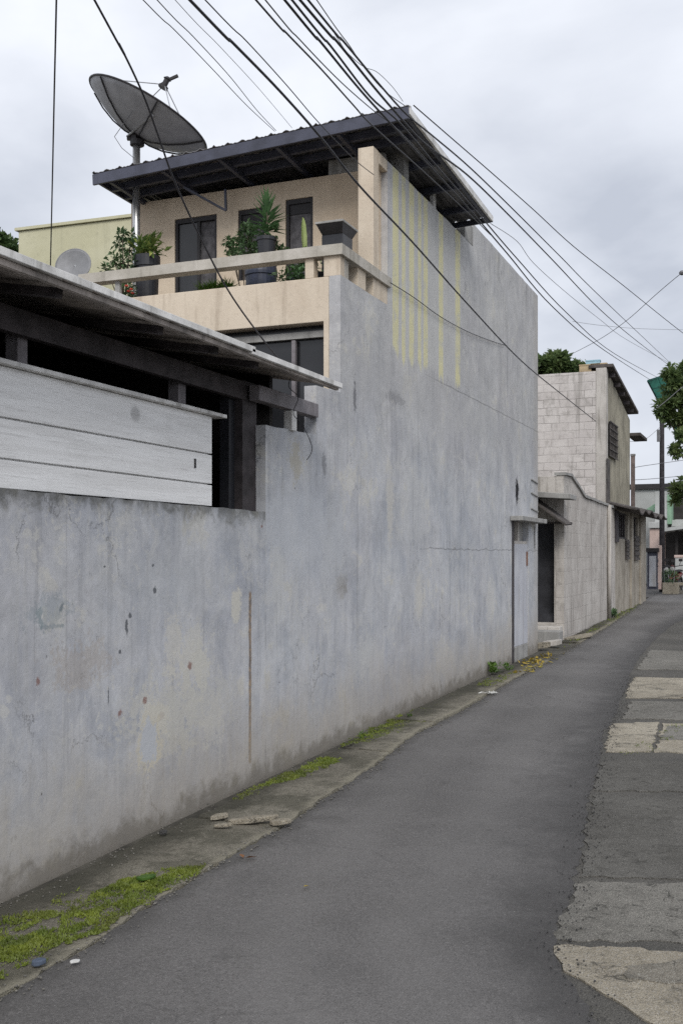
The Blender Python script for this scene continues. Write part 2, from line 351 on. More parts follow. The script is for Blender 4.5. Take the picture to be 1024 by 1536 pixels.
M['bulb'] = simple('dull_white_fitting', (.30, .30, .29), .5, var=.1, scale=9)
def leaf_mat(name, a, b_, c3, tr=.25):
    g = G(name)
    oi = g.voro(9, out='Color'); k = g.n('ShaderNodeSeparateColor'); g.link(oi, k.inputs[0])
    n = g.noise(1.4, 4, .6)
    c = g.mix(k.outputs[0], a, b_); c = g.mix(g.mul(g.ss(n, .45, .65), .6), c, c3)
    return g.done(c, .5, 0, None, .35, tr)
M['leaf_dark'] = leaf_mat('dark_green_leaves', (.045, .08, .032), (.085, .14, .05), (.13, .18, .06))
M['leaf_tree'] = leaf_mat('tree_leaves', (.085, .135, .055), (.16, .22, .08), (.22, .27, .10), .45)
M['leaf_mid'] = leaf_mat('mid_green_leaves', (.06, .115, .05), (.12, .19, .08), (.08, .14, .07))
M['leaf_croton'] = leaf_mat('yellow_green_leaves', (.12, .19, .05), (.42, .42, .10), (.09, .16, .05))
M['leaf_blade'] = leaf_mat('sword_leaves', (.065, .145, .055), (.12, .24, .09), (.07, .13, .055))
M['leaf_lime'] = leaf_mat('lime_leaf', (.30, .36, .13), (.38, .44, .18), (.24, .32, .10))
M['moss'] = leaf_mat('moss_green', (.09, .125, .016), (.18, .22, .028), (.08, .08, .026), .15)
M['fern'] = leaf_mat('bright_fern', (.05, .11, .02), (.10, .19, .03), (.13, .20, .04))
M['yellow_leaf'] = leaf_mat('fallen_yellow_leaves', (.38, .27, .04), (.24, .20, .05), (.10, .14, .04), .1)
M['brown_leaf'] = leaf_mat('brown_leaf', (.26, .12, .05), (.18, .09, .05), (.2, .1, .05), .1)
M['flower'] = simple('red_flower', (.5, .05, .03), .6)

# ------------------------------------------------------------------ mesh builder
class MB:
    def __init__(s): s.v, s.f = [], []
    def quad(s, *pts):
        i = len(s.v); s.v += [tuple(p) for p in pts]; s.f.append(tuple(range(i, i + len(pts)))); return s
    def box(s, x0, x1, y0, y1, z0, z1, mat=None):
        i = len(s.v)
        P = [(x0, y0, z0), (x1, y0, z0), (x1, y1, z0), (x0, y1, z0), (x0, y0, z1), (x1, y0, z1), (x1, y1, z1), (x0, y1, z1)]
        if mat: P = [tuple(mat @ Vector(p)) for p in P]
        s.v += P
        s.f += [tuple(i + k for k in q) for q in ((0, 3, 2, 1), (4, 5, 6, 7), (0, 1, 5, 4), (1, 2, 6, 5), (2, 3, 7, 6), (3, 0, 4, 7))]
        return s
    def bar(s, a, b, w, h=None, up=(0, 0, 1)):
        a, b = Vector(a), Vector(b); h = h or w; d = (b - a).normalized(); u = Vector(up)
        if abs(d.dot(u)) > .98: u = Vector((0, 1, 0))
        r = d.cross(u).normalized(); u = r.cross(d)
        i = len(s.v)
        for p in (a, b):
            for sr, su in ((-1, -1), (1, -1), (1, 1), (-1, 1)): s.v.append(tuple(p + r * sr * w / 2 + u * su * h / 2))
        s.f += [tuple(i + k for k in q) for q in ((0, 1, 2, 3), (7, 6, 5, 4), (0, 4, 5, 1), (1, 5, 6, 2), (2, 6, 7, 3), (3, 7, 4, 0))]
        return s
    def tube(s, pts, r, n=8, caps=True):
        pts = [Vector(p) for p in pts]; rs = r if isinstance(r, (list, tuple)) else [r] * len(pts)
        base = len(s.v); prev = None
        for k, p in enumerate(pts):
            d = (pts[min(k + 1, len(pts) - 1)] - pts[max(k - 1, 0)]).normalized()
            if prev is None:
                u = Vector((0, 0, 1)) if abs(d.z) < .9 else Vector((1, 0, 0)); a = d.cross(u).normalized()
            else: a = (prev - d * prev.dot(d)).normalized()
            prev = a; b = d.cross(a)
            for j in range(n):
                th = 2 * math.pi * j / n; s.v.append(tuple(p + (a * math.cos(th) + b * math.sin(th)) * rs[k]))
        for k in range(len(pts) - 1):
            for j in range(n):
                q = base + k * n
                s.f.append((q + j, q + (j + 1) % n, q + n + (j + 1) % n, q + n + j))
        if caps:
            s.f.append(tuple(base + j for j in reversed(range(n)))); q = base + (len(pts) - 1) * n; s.f.append(tuple(q + j for j in range(n)))
        return s
    def lathe(s, c, prof, n=20, mat=None):
        base = len(s.v)
        for r, z in prof:
            for j in range(n):
                th = 2 * math.pi * j / n; p = Vector((r * math.cos(th), r * math.sin(th), z))
                if mat: p = mat @ p
                s.v.append(tuple(Vector(c) + p))
        for k in range(len(prof) - 1):
            for j in range(n):
                q = base + k * n; s.f.append((q + j, q + (j + 1) % n, q + n + (j + 1) % n, q + n + j))
        s.f.append(tuple(base + j for j in reversed(range(n)))); q = base + (len(prof) - 1) * n; s.f.append(tuple(q + j for j in range(n)))
        return s
    def leaf(s, p, d, nrm, L, w, droop=.15):
        p = Vector(p); d = Vector(d).normalized(); r = d.cross(Vector(nrm))
        if r.length < 1e-4: r = d.orthogonal()
        r.normalize(); up = r.cross(d)
        i = len(s.v)
        s.v += [tuple(p), tuple(p + d * L * .45 + r * w * .5 + up * w * .12), tuple(p + d * L * .45 - up * w * .08), tuple(p + d * L * .45 - r * w * .5 + up * w * .12), tuple(p + d * L - up * L * droop)]
        s.f += [(i, i + 1, i + 2), (i, i + 2, i + 3), (i + 1, i + 4, i + 2), (i + 2, i + 4, i + 3)]
        return s
    def build(s, name, mat, parent=None, smooth=False, bevel=0, loc=None):
        me = bpy.data.meshes.new(name); v = s.v
        if loc is not None: v = [tuple(Vector(q) - Vector(loc)) for q in s.v]
        me.from_pydata(v, [], s.f); me.validate(); me.update()
        me.materials.append(M[mat] if isinstance(mat, str) else mat)
        if smooth: me.polygons.foreach_set('use_smooth', [True] * len(me.polygons))
        o = bpy.data.objects.new(name, me); COL.objects.link(o)
        if loc is not None: o.location = loc
        if parent is not None:
            o.parent = parent
            q0 = parent
            off = Vector((0, 0, 0))
            while q0 is not None: off += q0.location; q0 = q0.parent
            o.matrix_parent_inverse = Matrix.Identity(4); o.location = -off + (o.location if loc is not None else Vector((0, 0, 0)))
        if bevel:
            b = o.modifiers.new('edge', 'BEVEL'); b.width = bevel; b.segments = 2; b.limit_method = 'ANGLE'; b.angle_limit = R(40)
        return o
def tag(o, label=None, cat=None, group=None, kind=None):
    if label: o['label'] = label
    if cat: o['category'] = cat
    if group: o['group'] = group
    if kind: o['kind'] = kind
    return o
def empty(name, loc, label, cat, group=None):
    o = bpy.data.objects.new(name, None); COL.objects.link(o); o.location = loc; o.empty_display_size = .2
    return tag(o, label, cat, group)
def subdiv_line(pts, step, jit, rnd, axes=(0, 1)):
    out = []
    n = len(pts)
    for i in range(n):
        a, b = Vector(pts[i]), Vector(pts[(i + 1) % n]); L = (b - a).length; k = max(1, int(L / step))
        for j in range(k):
            p = a.lerp(b, j / k)
            if j: p = p + Vector((rnd.uniform(-jit, jit), rnd.uniform(-jit, jit)))
            out.append(p)
    return out
def prism(outline, plane, at, depth, mb=None, jit=0.0, step=.25, seed=1):
    """outline of (a,b) pairs, extruded: plane 'x' -> (y,z), 'y' -> (x,z), 'z' -> (x,y)"""
    mb = mb or MB(); rnd = random.Random(seed)
    pts = [Vector(p) for p in outline]
    if jit: pts = subdiv_line(pts, step, jit, rnd)
    def co(p, d): return {'x': (d, p[0], p[1]), 'y': (p[0], d, p[1]), 'z': (p[0], p[1], d)}[plane]
    base = len(mb.v); n = len(pts)
    tris = tessellate_polygon([[Vector((p[0], p[1], 0)) for p in pts]])
    mb.v += [co(p, at) for p in pts] + [co(p, at + depth) for p in pts]
    for t in tris: mb.f.append(tuple(base + k for k in t)); mb.f.append(tuple(base + n + k for k in reversed(t)))
    for i in range(n):
        j = (i + 1) % n; mb.f.append((base + i, base + n + i, base + n + j, base + j))
    return mb
def fixn(o):
    bm = bmesh.new(); bm.from_mesh(o.data); bmesh.ops.recalc_face_normals(bm, faces=bm.faces); bm.to_mesh(o.data); bm.free(); return o
def grid_wall(mb, a0, a1, z0, z1, holes, y, th):
    """wall in the plane y with rectangular holes (a0,a1,z0,z1 along x/z)"""
    xs = sorted({a0, a1, *[h[0] for h in holes], *[h[1] for h in holes]}); zs = sorted({z0, z1, *[h[2] for h in holes], *[h[3] for h in holes]})
    def solid(x, z): return a0 < x < a1 and z0 < z < z1 and not any(h[0] < x < h[1] and h[2] < z < h[3] for h in holes)
    for i in range(len(xs) - 1):
        for j in range(len(zs) - 1):
            xa, xb, za, zb = xs[i], xs[i + 1], zs[j], zs[j + 1]; xm, zm = (xa + xb) / 2, (za + zb) / 2
            if not solid(xm, zm): continue
            mb.quad((xa, y, za), (xb, y, za), (xb, y, zb), (xa, y, zb)); mb.quad((xa, y + th, zb), (xb, y + th, zb), (xb, y + th, za), (xa, y + th, za))
            e = 1e-3
            if not solid(xa - e, zm): mb.quad((xa, y, za), (xa, y, zb), (xa, y + th, zb), (xa, y + th, za))
            if not solid(xb + e, zm): mb.quad((xb, y, za), (xb, y + th, za), (xb, y + th, zb), (xb, y, zb))
            if not solid(xm, za - e): mb.quad((xa, y, za), (xa, y + th, za), (xb, y + th, za), (xb, y, za))
            if not solid(xm, zb + e): mb.quad((xa, y, zb), (xb, y, zb), (xb, y + th, zb), (xa, y + th, zb))
    return mb
def weld(o):
    bm = bmesh.new(); bm.from_mesh(o.data); bmesh.ops.remove_doubles(bm, verts=bm.verts, dist=1e-4); bmesh.ops.recalc_face_normals(bm, faces=bm.faces); bm.to_mesh(o.data); bm.free(); return o
def wy(px, py): p = onx(px, py); return p.y, p.z

# ================================================================== GROUND
mb = MB()
ys = [-60, -20, 0, 10, 20, 30, 40, 48, 120, 400]
for i in range(len(ys) - 1):
    mb.quad((-300, ys[i], gz(ys[i]) - .05), (300, ys[i], gz(ys[i]) - .05), (300, ys[i + 1], gz(ys[i + 1]) - .05), (-300, ys[i + 1], gz(ys[i + 1]) - .05))
tag(mb.build('ground', 'soil'), kind='structure')
def ground_sheet(name, pts, mat, dz, th=.0, jit=.0, step=.12, seed=3, kind='structure', disp=0.0):
    P = [Vector((p.x, p.y)) for p in pts]
    if jit: P = subdiv_line(P, step, jit, random.Random(seed))
    m = prism([(p.x, p.y) for p in P], 'z', 0, -.08)
    n = len(P)
    m.v = [(v[0], v[1], gz(v[1]) + dz + (v[2])) for v in m.v]
    o = fixn(m.build(name, mat)); return tag(o, kind=kind) if kind else o
EL = [(-220, 1660), (0, 1497), (60, 1462), (120, 1428), (200, 1375), (300, 1312), (365, 1275), (430, 1236), (500, 1190), (560, 1150), (620, 1103), (700, 1062), (765, 1022), (830, 988), (868, 966), (920, 934), (955, 908), (972, 896)]
ER = [(1010, 1700), (960, 1600), (900, 1536), (868, 1496), (842, 1462), (828, 1425), (836, 1392), (858, 1330), (872, 1262), (884, 1190), (896, 1150), (904, 1100), (922, 1072), (932, 1045), (944, 1012), (958, 985), (985, 955), (1010, 935), (1060, 915)]
left = [ong(*p) for p in EL]; right = [ong(*p) for p in ER]
def road_mat():
    g, c, b = asphalt('worn_asphalt', (.112, .107, .104), (.158, .151, .147), (.122, .116, .111))
    # oil and wear along the alley, newer asphalt turning coarse and tar-dark towards its broken right-hand edge
    w = g.noise(1, 5, .6, .2, g.sc(g.pos, 2.5, .35, 1))
    c = g.mix(g.mul(g.ss(w, .55, .7), .25), c, (.075, .073, .072))
    c = g.mix(g.mul(g.ss(g.noise(.9, 6, .65, .4), .55, .7), .35), c, (.195, .188, .182))
    gr = g.noise(48, 6, .85); c = g.mix(g.mul(g.ss(gr, .52, .64), .6), c, (.058, .056, .054)); c = g.mix(g.mul(g.ss(gr, .46, .35), .5), c, (.24, .232, .225))
    sv = g.voro(9, out='Distance'); c = g.mix(g.mul(g.ss(sv, .05, .03), g.ss(g.noise(2, 3, .5), .5, .56)), c, (.34, .33, .31))
    pt_ = g.noise(.55, 7, .7, 1.2); c = g.mix(g.mul(g.ss(pt_, .56, .575), .14), c, (.085, .083, .082))
    d = g.sub(g.along(right), g.x); nn = g.noise(3.2, 7, .7, .3); n2 = g.noise(40, 4, .7)
    dd = g.add(d, g.add(g.mul(g.sub(nn, .5), .75), g.mul(g.sub(n2, .5), .22)))
    c = g.mix(g.mul(g.ss(dd, .55, -.02), .74), c, (.045, .043, .042))
    c = g.mix(g.mul(g.mul(g.ss(dd, .30, .0), g.ss(n2, .58, .68)), .5), c, (.16, .155, .145))
    tw = g.add(d, g.mul(g.sub(nn, .5), .25))
    for d0 in (.75, 1.45): c = g.mix(g.mul(g.ss(g.mt('ABSOLUTE', g.sub(tw, d0)), .30, .05), .20), c, (.185, .178, .172))
    c = g.mix(g.mul(g.ss(g.noise(1.9, 6, .7, .8), .60, .72), .45), c, (.062, .060, .058))
    vd = g.n('ShaderNodeVectorMath'); vd.operation = 'ADD'; nv = g.n('ShaderNodeTexNoise'); nv.inputs['Scale'].default_value = 1.6; nv.inputs['Detail'].default_value = 8
    g.link(g.pos, nv.inputs['Vector']); g.link(g.pos, vd.inputs[0]); g.link(nv.outputs['Color'], vd.inputs[1])
    ck = g.voro(.55, 'DISTANCE_TO_EDGE', vd.outputs[0]); c = g.mix(g.mul(g.mul(g.ss(ck, .009, .002), g.ss(g.noise(.8, 4, .6, 0, g.sc(g.pos, 1, 1, 1, (7, 3, 0))), .48, .56)), .2), c, (.04, .039, .038))
    d2 = g.sub(g.x, g.along(left)); c = g.mix(g.mul(g.ss(g.add(d2, g.mul(g.sub(nn, .5), .4)), .16, .0), .55), c, (.055, .053, .050))
    return g.done(c, .78, 0, b, .3)

M['road'] = road_mat()
def strip_mat():
    g, c, b = asphalt('mossy_concrete_strip', (.155, .142, .115), (.25, .232, .19), (.115, .108, .088), 1.4, .014)
    m = g.noise(2.0, 8, .7, .4); m4 = g.noise(16, 8, .78); c = g.mix(g.mul(g.ss(m4, .52, .64), .6), c, (.06, .057, .043)); c = g.mix(g.mul(g.ss(m4, .44, .32), .4), c, (.33, .305, .25))
    c = g.mix(g.mul(g.ss(m, .48, .6), .5), c, (.062, .061, .044))
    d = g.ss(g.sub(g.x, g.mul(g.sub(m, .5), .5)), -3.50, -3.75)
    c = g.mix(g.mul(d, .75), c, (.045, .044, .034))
    d2 = g.sub(g.along(left), g.x); n5 = g.noise(5, 7, .7, .3)
    c = g.mix(g.mul(g.ss(g.add(d2, g.mul(g.sub(n5, .5), .25)), .10, .0), .8), c, (.27, .25, .195))
    return g.done(c, .92, 0, b, .2)
M['strip'] = strip_mat()
far_l = [Vector((-5.2, 38, 0)), Vector((-9, 44, 0))]
far_r = [Vector((-1.2, 36, 0)), Vector((-2.0, 48, 0)), Vector((-9, 48, 0))]
near = [Vector((left[0].x + .3, -8, 0))]; nearr = [Vector((0.2, -8, 0))]
# old coarse asphalt right of the newer road surface
ground_sheet('side_path', [Vector((-2.9, -8, 0)), Vector((7, -8, 0)), Vector((7, 47, 0)), Vector((-3.6, 47, 0))], 'old_asphalt', -.005)
ground_sheet('road', near + left + far_l + list(reversed(far_r)) + list(reversed(right)) + nearr, 'road', .0, jit=.022, step=.08)
# pavement strip against the wall
ground_sheet('pavement', [Vector((WX - .02, -8, 0)), Vector((left[0].x + .4, -8, 0))] + [p + Vector((.05, 0, 0)) for p in left] + [Vector((WX - .05, 37, 0))], 'soil', -.022)
def slab(px, mat, dz, seed, jit=.028):
    dz = dz if dz > .0085 and seed > 10 else min(dz, .006) - .002
    return ground_sheet('pavement', [ong(*p) for p in px], mat, dz, jit=jit, step=.07, seed=seed)
slab([(830, 1420), (905, 1420), (1060, 1430), (1400, 1445), (1400, 1700), (1120, 1640), (1030, 1560), (985, 1540), (940, 1512), (905, 1492), (868, 1468), (842, 1445)], 'slab_pale', .006, 1, .03)
slab([(945, 1452), (1030, 1440), (1100, 1445), (1100, 1480), (1000, 1478), (940, 1470)], 'slab_mid', .009, 11, .03)
slab([(868, 1322), (1060, 1326), (1400, 1340), (1400, 1428), (1060, 1416), (834, 1408), (850, 1360)], 'slab_grey', .003, 2, .028)
slab([(918, 1086), (986, 1083), (982, 1100), (974, 1128), (940, 1128), (907, 1128), (910, 1105)], 'slab_pale', .016, 3)
slab([(992, 1085), (1300, 1092), (1300, 1136), (980, 1128), (988, 1105)], 'slab_pale', .014, 4)
slab([(1000, 1090), (1060, 1090), (1060, 1112), (990, 1110)], 'slab_grey', .009, 14)
slab([(950, 1016), (1240, 1022), (1240, 1050), (937, 1047)], 'slab_pale', .016, 5)
slab([(946, 1052), (1260, 1056), (1260, 1084), (932, 1078)], 'slab_grey', .012, 6)
slab([(902, 1142), (1300, 1146), (1300, 1190), (890, 1186)], 'slab_dark', .010, 7)
slab([(888, 1194), (1340, 1200), (1340, 1330), (1060, 1320), (868, 1316)], 'slab_dark', .008, 8)
slab([(975, 975), (1200, 982), (1200, 1008), (955, 1004)], 'slab_grey', .010, 9)
# slabs of the wall-side strip, with gaps between them
def strip_slab(ya, yb, xa, dz, mat, seed):
    def xe(y):
        for k in range(len(left) - 1):
            if left[k].y <= y <= left[k + 1].y: return left[k].x + (left[k + 1].x - left[k].x) * (y - left[k].y) / (left[k + 1].y - left[k].y)
        return left[0].x
    n_ = max(2, int((yb - ya) / .3)); pts = [Vector((xe(ya + (yb - ya) * i / n_) - .012, ya + (yb - ya) * i / n_, 0)) for i in range(n_ + 1)]
    ground_sheet('pavement', [Vector((xa, ya, 0))] + pts + [Vector((xa, yb, 0))], mat, dz, jit=.02, step=.07, seed=seed)
yb = [2.2, ong(405, 1240).y, 9.3, ong(640, 1085).y, 13.9, ong(745, 1030).y, 17.4]
for i in range(len(yb) - 1):
    strip_slab(yb[i] + .012, yb[i + 1] - .012, WX + .10 + .05 * (i % 3), .006 + .007 * ((i * 5) % 4), 'strip', 20 + i)
yb = [20.6, 22.5, 24.4, 26.3, 28.4, 30.4]
for i in range(len(yb) - 1): strip_slab(yb[i] + .03, yb[i + 1] - .03, WX + .08, .008 + .008 * (i % 3), 'strip', 50 + i)

# ================================================================== BOUNDARY WALL (low)
yj = onx(398, 700).y                             # joint with the house wall
bw = empty('boundary_wall', (WX, 3, 0), 'long low stained blue grey plaster wall carrying the white plank fence', 'wall')
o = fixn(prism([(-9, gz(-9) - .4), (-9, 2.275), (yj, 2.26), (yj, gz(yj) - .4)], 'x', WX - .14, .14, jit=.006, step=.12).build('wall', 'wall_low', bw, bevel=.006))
# ================================================================== WHITE PLANK FENCE
bx0, yE = WX - .07, onx(318, 700, WX - .045).y
fz = [2.272, 2.43, 2.66, 2.955]
fp = empty('board_fence', (WX - .05, 3, 2.28), 'whitewashed horizontal plank fence standing on the low wall', 'fence')
mb = MB()
for i in range(3): mb.box(bx0, bx0 + .025, -9, yE, fz[i] + (.012 if i else 0), fz[i + 1])
mb.box(bx0 - .02, bx0 - .003, -9, yE - .02, fz[0], fz[3])
mb.build('board_panel', 'boards', fp, bevel=.003)
MB().box(bx0 - .04, bx0 + .075, -9, onx(340, 628).y, 2.958, 2.985).build('cap', 'trim_white', fp, bevel=.003)
p = onx(292, 695, bx0 + .025)
MB().box(bx0 + .026, bx0 + .036, p.y - .006, p.y + .006, p.z - .035, p.z + .035).build('latch', 'frame_dk', fp)

# ================================================================== CARPORT
cp = empty('carport', (-6, 5, gz(5)), 'dark lean-to carport with a white edged sheet roof behind the plank fence', 'carport')
X0, zE, sl = -3.50, 3.36, .17
yR = onx(512, 577, X0).y
def cz(x): return zE + (X0 - x) * sl
mb = MB()                                        # corrugated sheet: ridges run across the alley direction
N = 260; prev = None
def crow(y, k):
    return [(x, y, cz(x) + .005 * math.sin(k * 1.57)) for x in (X0, -5.5, -9.2)]
rows = [crow(-9 + (yR + 9) * k / N, k) for k in range(N + 1)]
for k in range(N):
    for j in range(2): mb.quad(rows[k][j], rows[k + 1][j], rows[k + 1][j + 1], rows[k][j + 1])
o = weld(mb.build('roof_sheet', 'roof_under', cp)); s_ = o.modifiers.new('thick', 'SOLIDIFY'); s_.thickness = .012; s_.offset = 1
mb = MB()
for a, b, dz_ in ((-9, 3.9, .0), (3.86, 6.9, .012), (6.85, yR, -.004)):
    mb.box(X0 - .03, X0 + .012, a, b, zE - .012 + dz_, zE + .030 + dz_)
mb.build('edge_strip', 'trim_white', cp, bevel=.003)
MB().box(X0 - .05, X0 - .02, -9, yR - .02, zE - .035, zE - .004).build('edge_rail', 'roof_under', cp)
def bat(y):
    MB().bar((X0 - .12, y, cz(X0 - .12) - .055), (-8.8, y, cz(-8.8) - .055), .06, .05).build('rafter', 'dark_wood', cp)
for px in (60, 215, 300, 362, -120): bat(onx(px, 500, -3.75).y)
mb = MB().box(WX - .14, WX - .08, -9, onx(383, 580).y, 3.17, 3.32); mb.build('beam', 'dark_wood', cp, bevel=.004)
def post(px0, px1, x, z0, z1, mat, name='post'):
    a, b = onx(px0, 600, x).y, onx(px1, 600, x).y
    return MB().box(x - .09, x, a, b, z0, z1).build(name, mat, cp, bevel=.004)
post(27, 42, WX - .15, 2.0, 3.2, 'beam_grey')
post(268, 279, WX - .15, 2.0, 3.2, 'beam_grey')
post(364, 385, WX - .09, 2.262, 3.33, 'dark_wood')
post(344, 352, WX - .16, 2.0, 3.3, 'black_pl', 'pipe')
ya = onx(385, 600).y; yb_ = onx(474, 600).y
MB().box(WX - .07, WX + .025, ya, yb_, 3.17, 3.295).build('end_beam', 'beam_grey', cp, bevel=.005)
fixn(prism([(-9.09, -.2), (WX - .16, -.2), (WX - .16, cz(WX - .16) + .004), (-9.09, cz(-9.09) + .004)], 'y', yR - .16, .06).build('light_block_panel', 'dark_int', cp))  # added dark panel that shuts out light and keeps the carport inside dark
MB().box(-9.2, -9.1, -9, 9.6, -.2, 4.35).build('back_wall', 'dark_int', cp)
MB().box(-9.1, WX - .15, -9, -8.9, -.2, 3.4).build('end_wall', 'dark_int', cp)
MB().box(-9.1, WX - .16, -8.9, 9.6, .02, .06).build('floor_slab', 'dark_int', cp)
# little bracket and stub under the beam end
p = onx(437, 630); mb = MB().box(WX - .05, WX + .03, p.y - .05, p.y + .05, 2.99, 3.165); mb.build('stub', 'trim_white', cp, bevel=.004)

# ================================================================== HOUSE
yF, yU, yEnd = 9.65, 11.3, onx(806, 700).y
zP, zW = 4.64, 6.22
hs = empty('house', (-5.5, 14, gz(14)), 'grey and peach two storey house with balcony and long blank alley wall', 'house')
A = lambda px, py: wy(px, py)
y475 = onx(474, 600).y
dA, dB = onx(767, 880).y, onx(792, 880).y
yS, yT = onx(709, 350).y, onx(581, 350).y
dz0, dz1 = A(780, 968)[1], A(778, 782)[1]
outl = [(yj + .003, gz(yj) - .4), (yj + .003, 2.985), (y475, 3.01), (y475, 3.47), (yF, 3.49), (yF, zP), (yT, zP), (yT, zW), (yS, zW + .02), (yS, 6.56), (yEnd, 6.52), (yEnd, gz(yEnd) - .4),
        (dB, gz(dB) - .4), (dB, dz1), (dA, dz1), (dA, gz(dA) - .4)]
fixn(prism(outl, 'x', WX - .12, .12, jit=.005, step=.2, seed=4).build('alley_wall', 'wall_house', hs, bevel=.006))
# front wall: balcony band, right-hand pier, opening below
xl = ony(112, 430, yF).x - .1
oL, oR = ony(240, 500, yF).x, ony(485, 500, yF).x
oT = ony(485, 482, yF).z
mb = grid_wall(MB(), xl, WX - .123, gz(9) - .2, zP - .003, [(oL, oR, 2.6, oT)], yF - .002, .16)
weld(mb.build('front_wall', 'peach', hs, bevel=.006))
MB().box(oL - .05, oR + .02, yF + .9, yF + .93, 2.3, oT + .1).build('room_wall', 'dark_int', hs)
p = ony(400, 498, yF + .12)
MB().box(oL, oR, yF + .1, yF + .15, p.z - .1, p.z - .035).build('window_rail', 'grey_conc', hs)
p = ony(441, 520, yF + .12)
mb = MB().box(p.x - .02, p.x + .02, yF + .104, yF + .146, 2.6, ony(441, 508, yF + .12).z - .02); mb.build('mullion', 'beam_grey', hs)
MB().box(oL, oR, yF + .165, yF + .172, 2.6, oT).build('window_pane', 'glass', hs)
# floor slab of the balcony, back and left walls, flat cover so that no daylight leaks in
MB().box(xl + .02, WX - .125, yF + .161, yU + .1, 4.22, 4.34).build('balcony_floor', 'grey_conc', hs)
MB().box(xl, xl + .12, yF + .16, yEnd - .15, gz(9) - .2, 4.2).build('side_wall', 'peach', hs)
xlu = ony(197, 330, yU).x
MB().box(xlu, xlu + .12, yU + .13, yEnd - .15, 4.21, 6.26).build('side_wall', 'peach', hs)
MB().box(xl, WX - .123, yEnd - .14, yEnd, gz(18) - .4, 6.46).build('rear_wall', 'grey_conc', hs)
MB().box(xlu + .01, WX - .125, yS + .05, yEnd - .14, 6.2, 6.3).build('flat_roof', 'grey_conc', hs)
# upper front wall with a door and two windows
zt = 6.27
D = (ony(262, 330, yU).x, ony(325, 330, yU).x, 4.36, ony(293, 325, yU).z)
W1 = (ony(357, 330, yU).x, ony(397, 330, yU).x, ony(370, 420, yU).z, ony(375, 313, yU).z)
W2 = (ony(428, 330, yU).x, ony(469, 330, yU).x, ony(440, 420, yU).z, ony(449, 297, yU).z)
weld(grid_wall(MB(), xlu, WX - .125, 4.2, zt, [D, W1, W2], yU, .12).build('upper_front_wall', 'peach_dim', hs, bevel=.004))
def opening(h, name, split=None):
    m = MB(); f = .035
    m.box(h[0], h[0] + f, yU + .02, yU + .09, h[2], h[3]); m.box(h[1] - f, h[1], yU + .02, yU + .09, h[2], h[3]); m.box(h[0] + f, h[1] - f, yU + .02, yU + .09, h[3] - .055, h[3])
    fr = m.build(name + '_frame' if name == 'window' else 'door_frame', 'frame_dk', hs)
    xm = split or (h[0] + h[1]) / 2
    if name == 'door':
        MB().box(h[0] + f, xm, yU + .045, yU + .07, h[2], h[3] - .055).build('door_leaf', 'glass', hs)
        MB().box(xm, h[1] - f, yU + .075, yU + .085, h[2], h[3] - .055).build('curtain', 'curtain', hs)
        MB().box(xm - .02, xm + .02, yU + .03, yU + .044, h[2], h[3] - .056).build('door_stile', 'frame_dk', hs)
        MB().bar((xm - .005, yU + .02, h[2] + .52), (xm - .005, yU + .02, h[2] + .62), .015).build('door_handle', 'galv', hs)
    else:
        MB().box(h[0] + f, h[1] - f, yU + .06, yU + .07, h[2], h[3] - .055).build('pane', 'curtain', fr)
        MB().box(h[0] + f, h[1] - f, yU + .045, yU + .059, h[3] - .17, h[3] - .055).build('pelmet', 'frame_dk', fr)
opening(D, 'door', ony(296, 380, yU).x); opening(W1, 'window'); opening(W2, 'window')
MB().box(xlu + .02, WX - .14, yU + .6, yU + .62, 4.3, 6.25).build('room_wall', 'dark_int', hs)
# pillar, beam to the wall, recessed return
pa, pb = ony(536, 300, 10.56).x, WX
ya, yb_ = onx(560, 300).y, yT
MB().box(pa, WX - .002, ya, ya + .17, 4.34, 6.23).build('pillar', 'peach', hs, bevel=.006)
MB().box(pa + .01, WX - .002, ya + .171, yb_ - .002, 6.10, 6.225).build('pillar_beam', 'peach', hs, bevel=.006)
MB().box(WX - .14, WX - .075, ya + .171, yb_ - .002, 4.34, 6.098).build('return_wall', 'peach_dim', hs)
# grey piers under the roof, light frame in the gap
def pier(px0, px1, z1, mat='grey_conc', x=WX - .13, d=.13, z0=None, name='pier'):
    a, b = onx(px0, 300).y, onx(px1, 300).y
    return MB().box(x, x + d, a, b, z0 or zW + .005, z1).build(name, mat, hs, bevel=.005)
xq = ony(582, 250, yU + .45).x
MB().box(WX - .42, WX - .02, 11.62, 11.8, zW - .3, 6.56).build('pier', 'grey_conc', hs, bevel=.005)
pier(697, 709, 6.5)
pier(653, 657, 6.47, 'trim_white', WX - .08, .05, name='gap_frame')
pier(641, 663, 6.30, 'door_grey', WX - .26, .05, 6.0, name='gap_panel')
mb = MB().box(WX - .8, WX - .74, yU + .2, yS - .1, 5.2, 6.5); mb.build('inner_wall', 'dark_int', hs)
MB().box(ony(492, 245, yU).x, WX - .15, yU + .01, yU + .1, zt + .002, zt + .17).build('wall_top', 'grey_conc', hs)
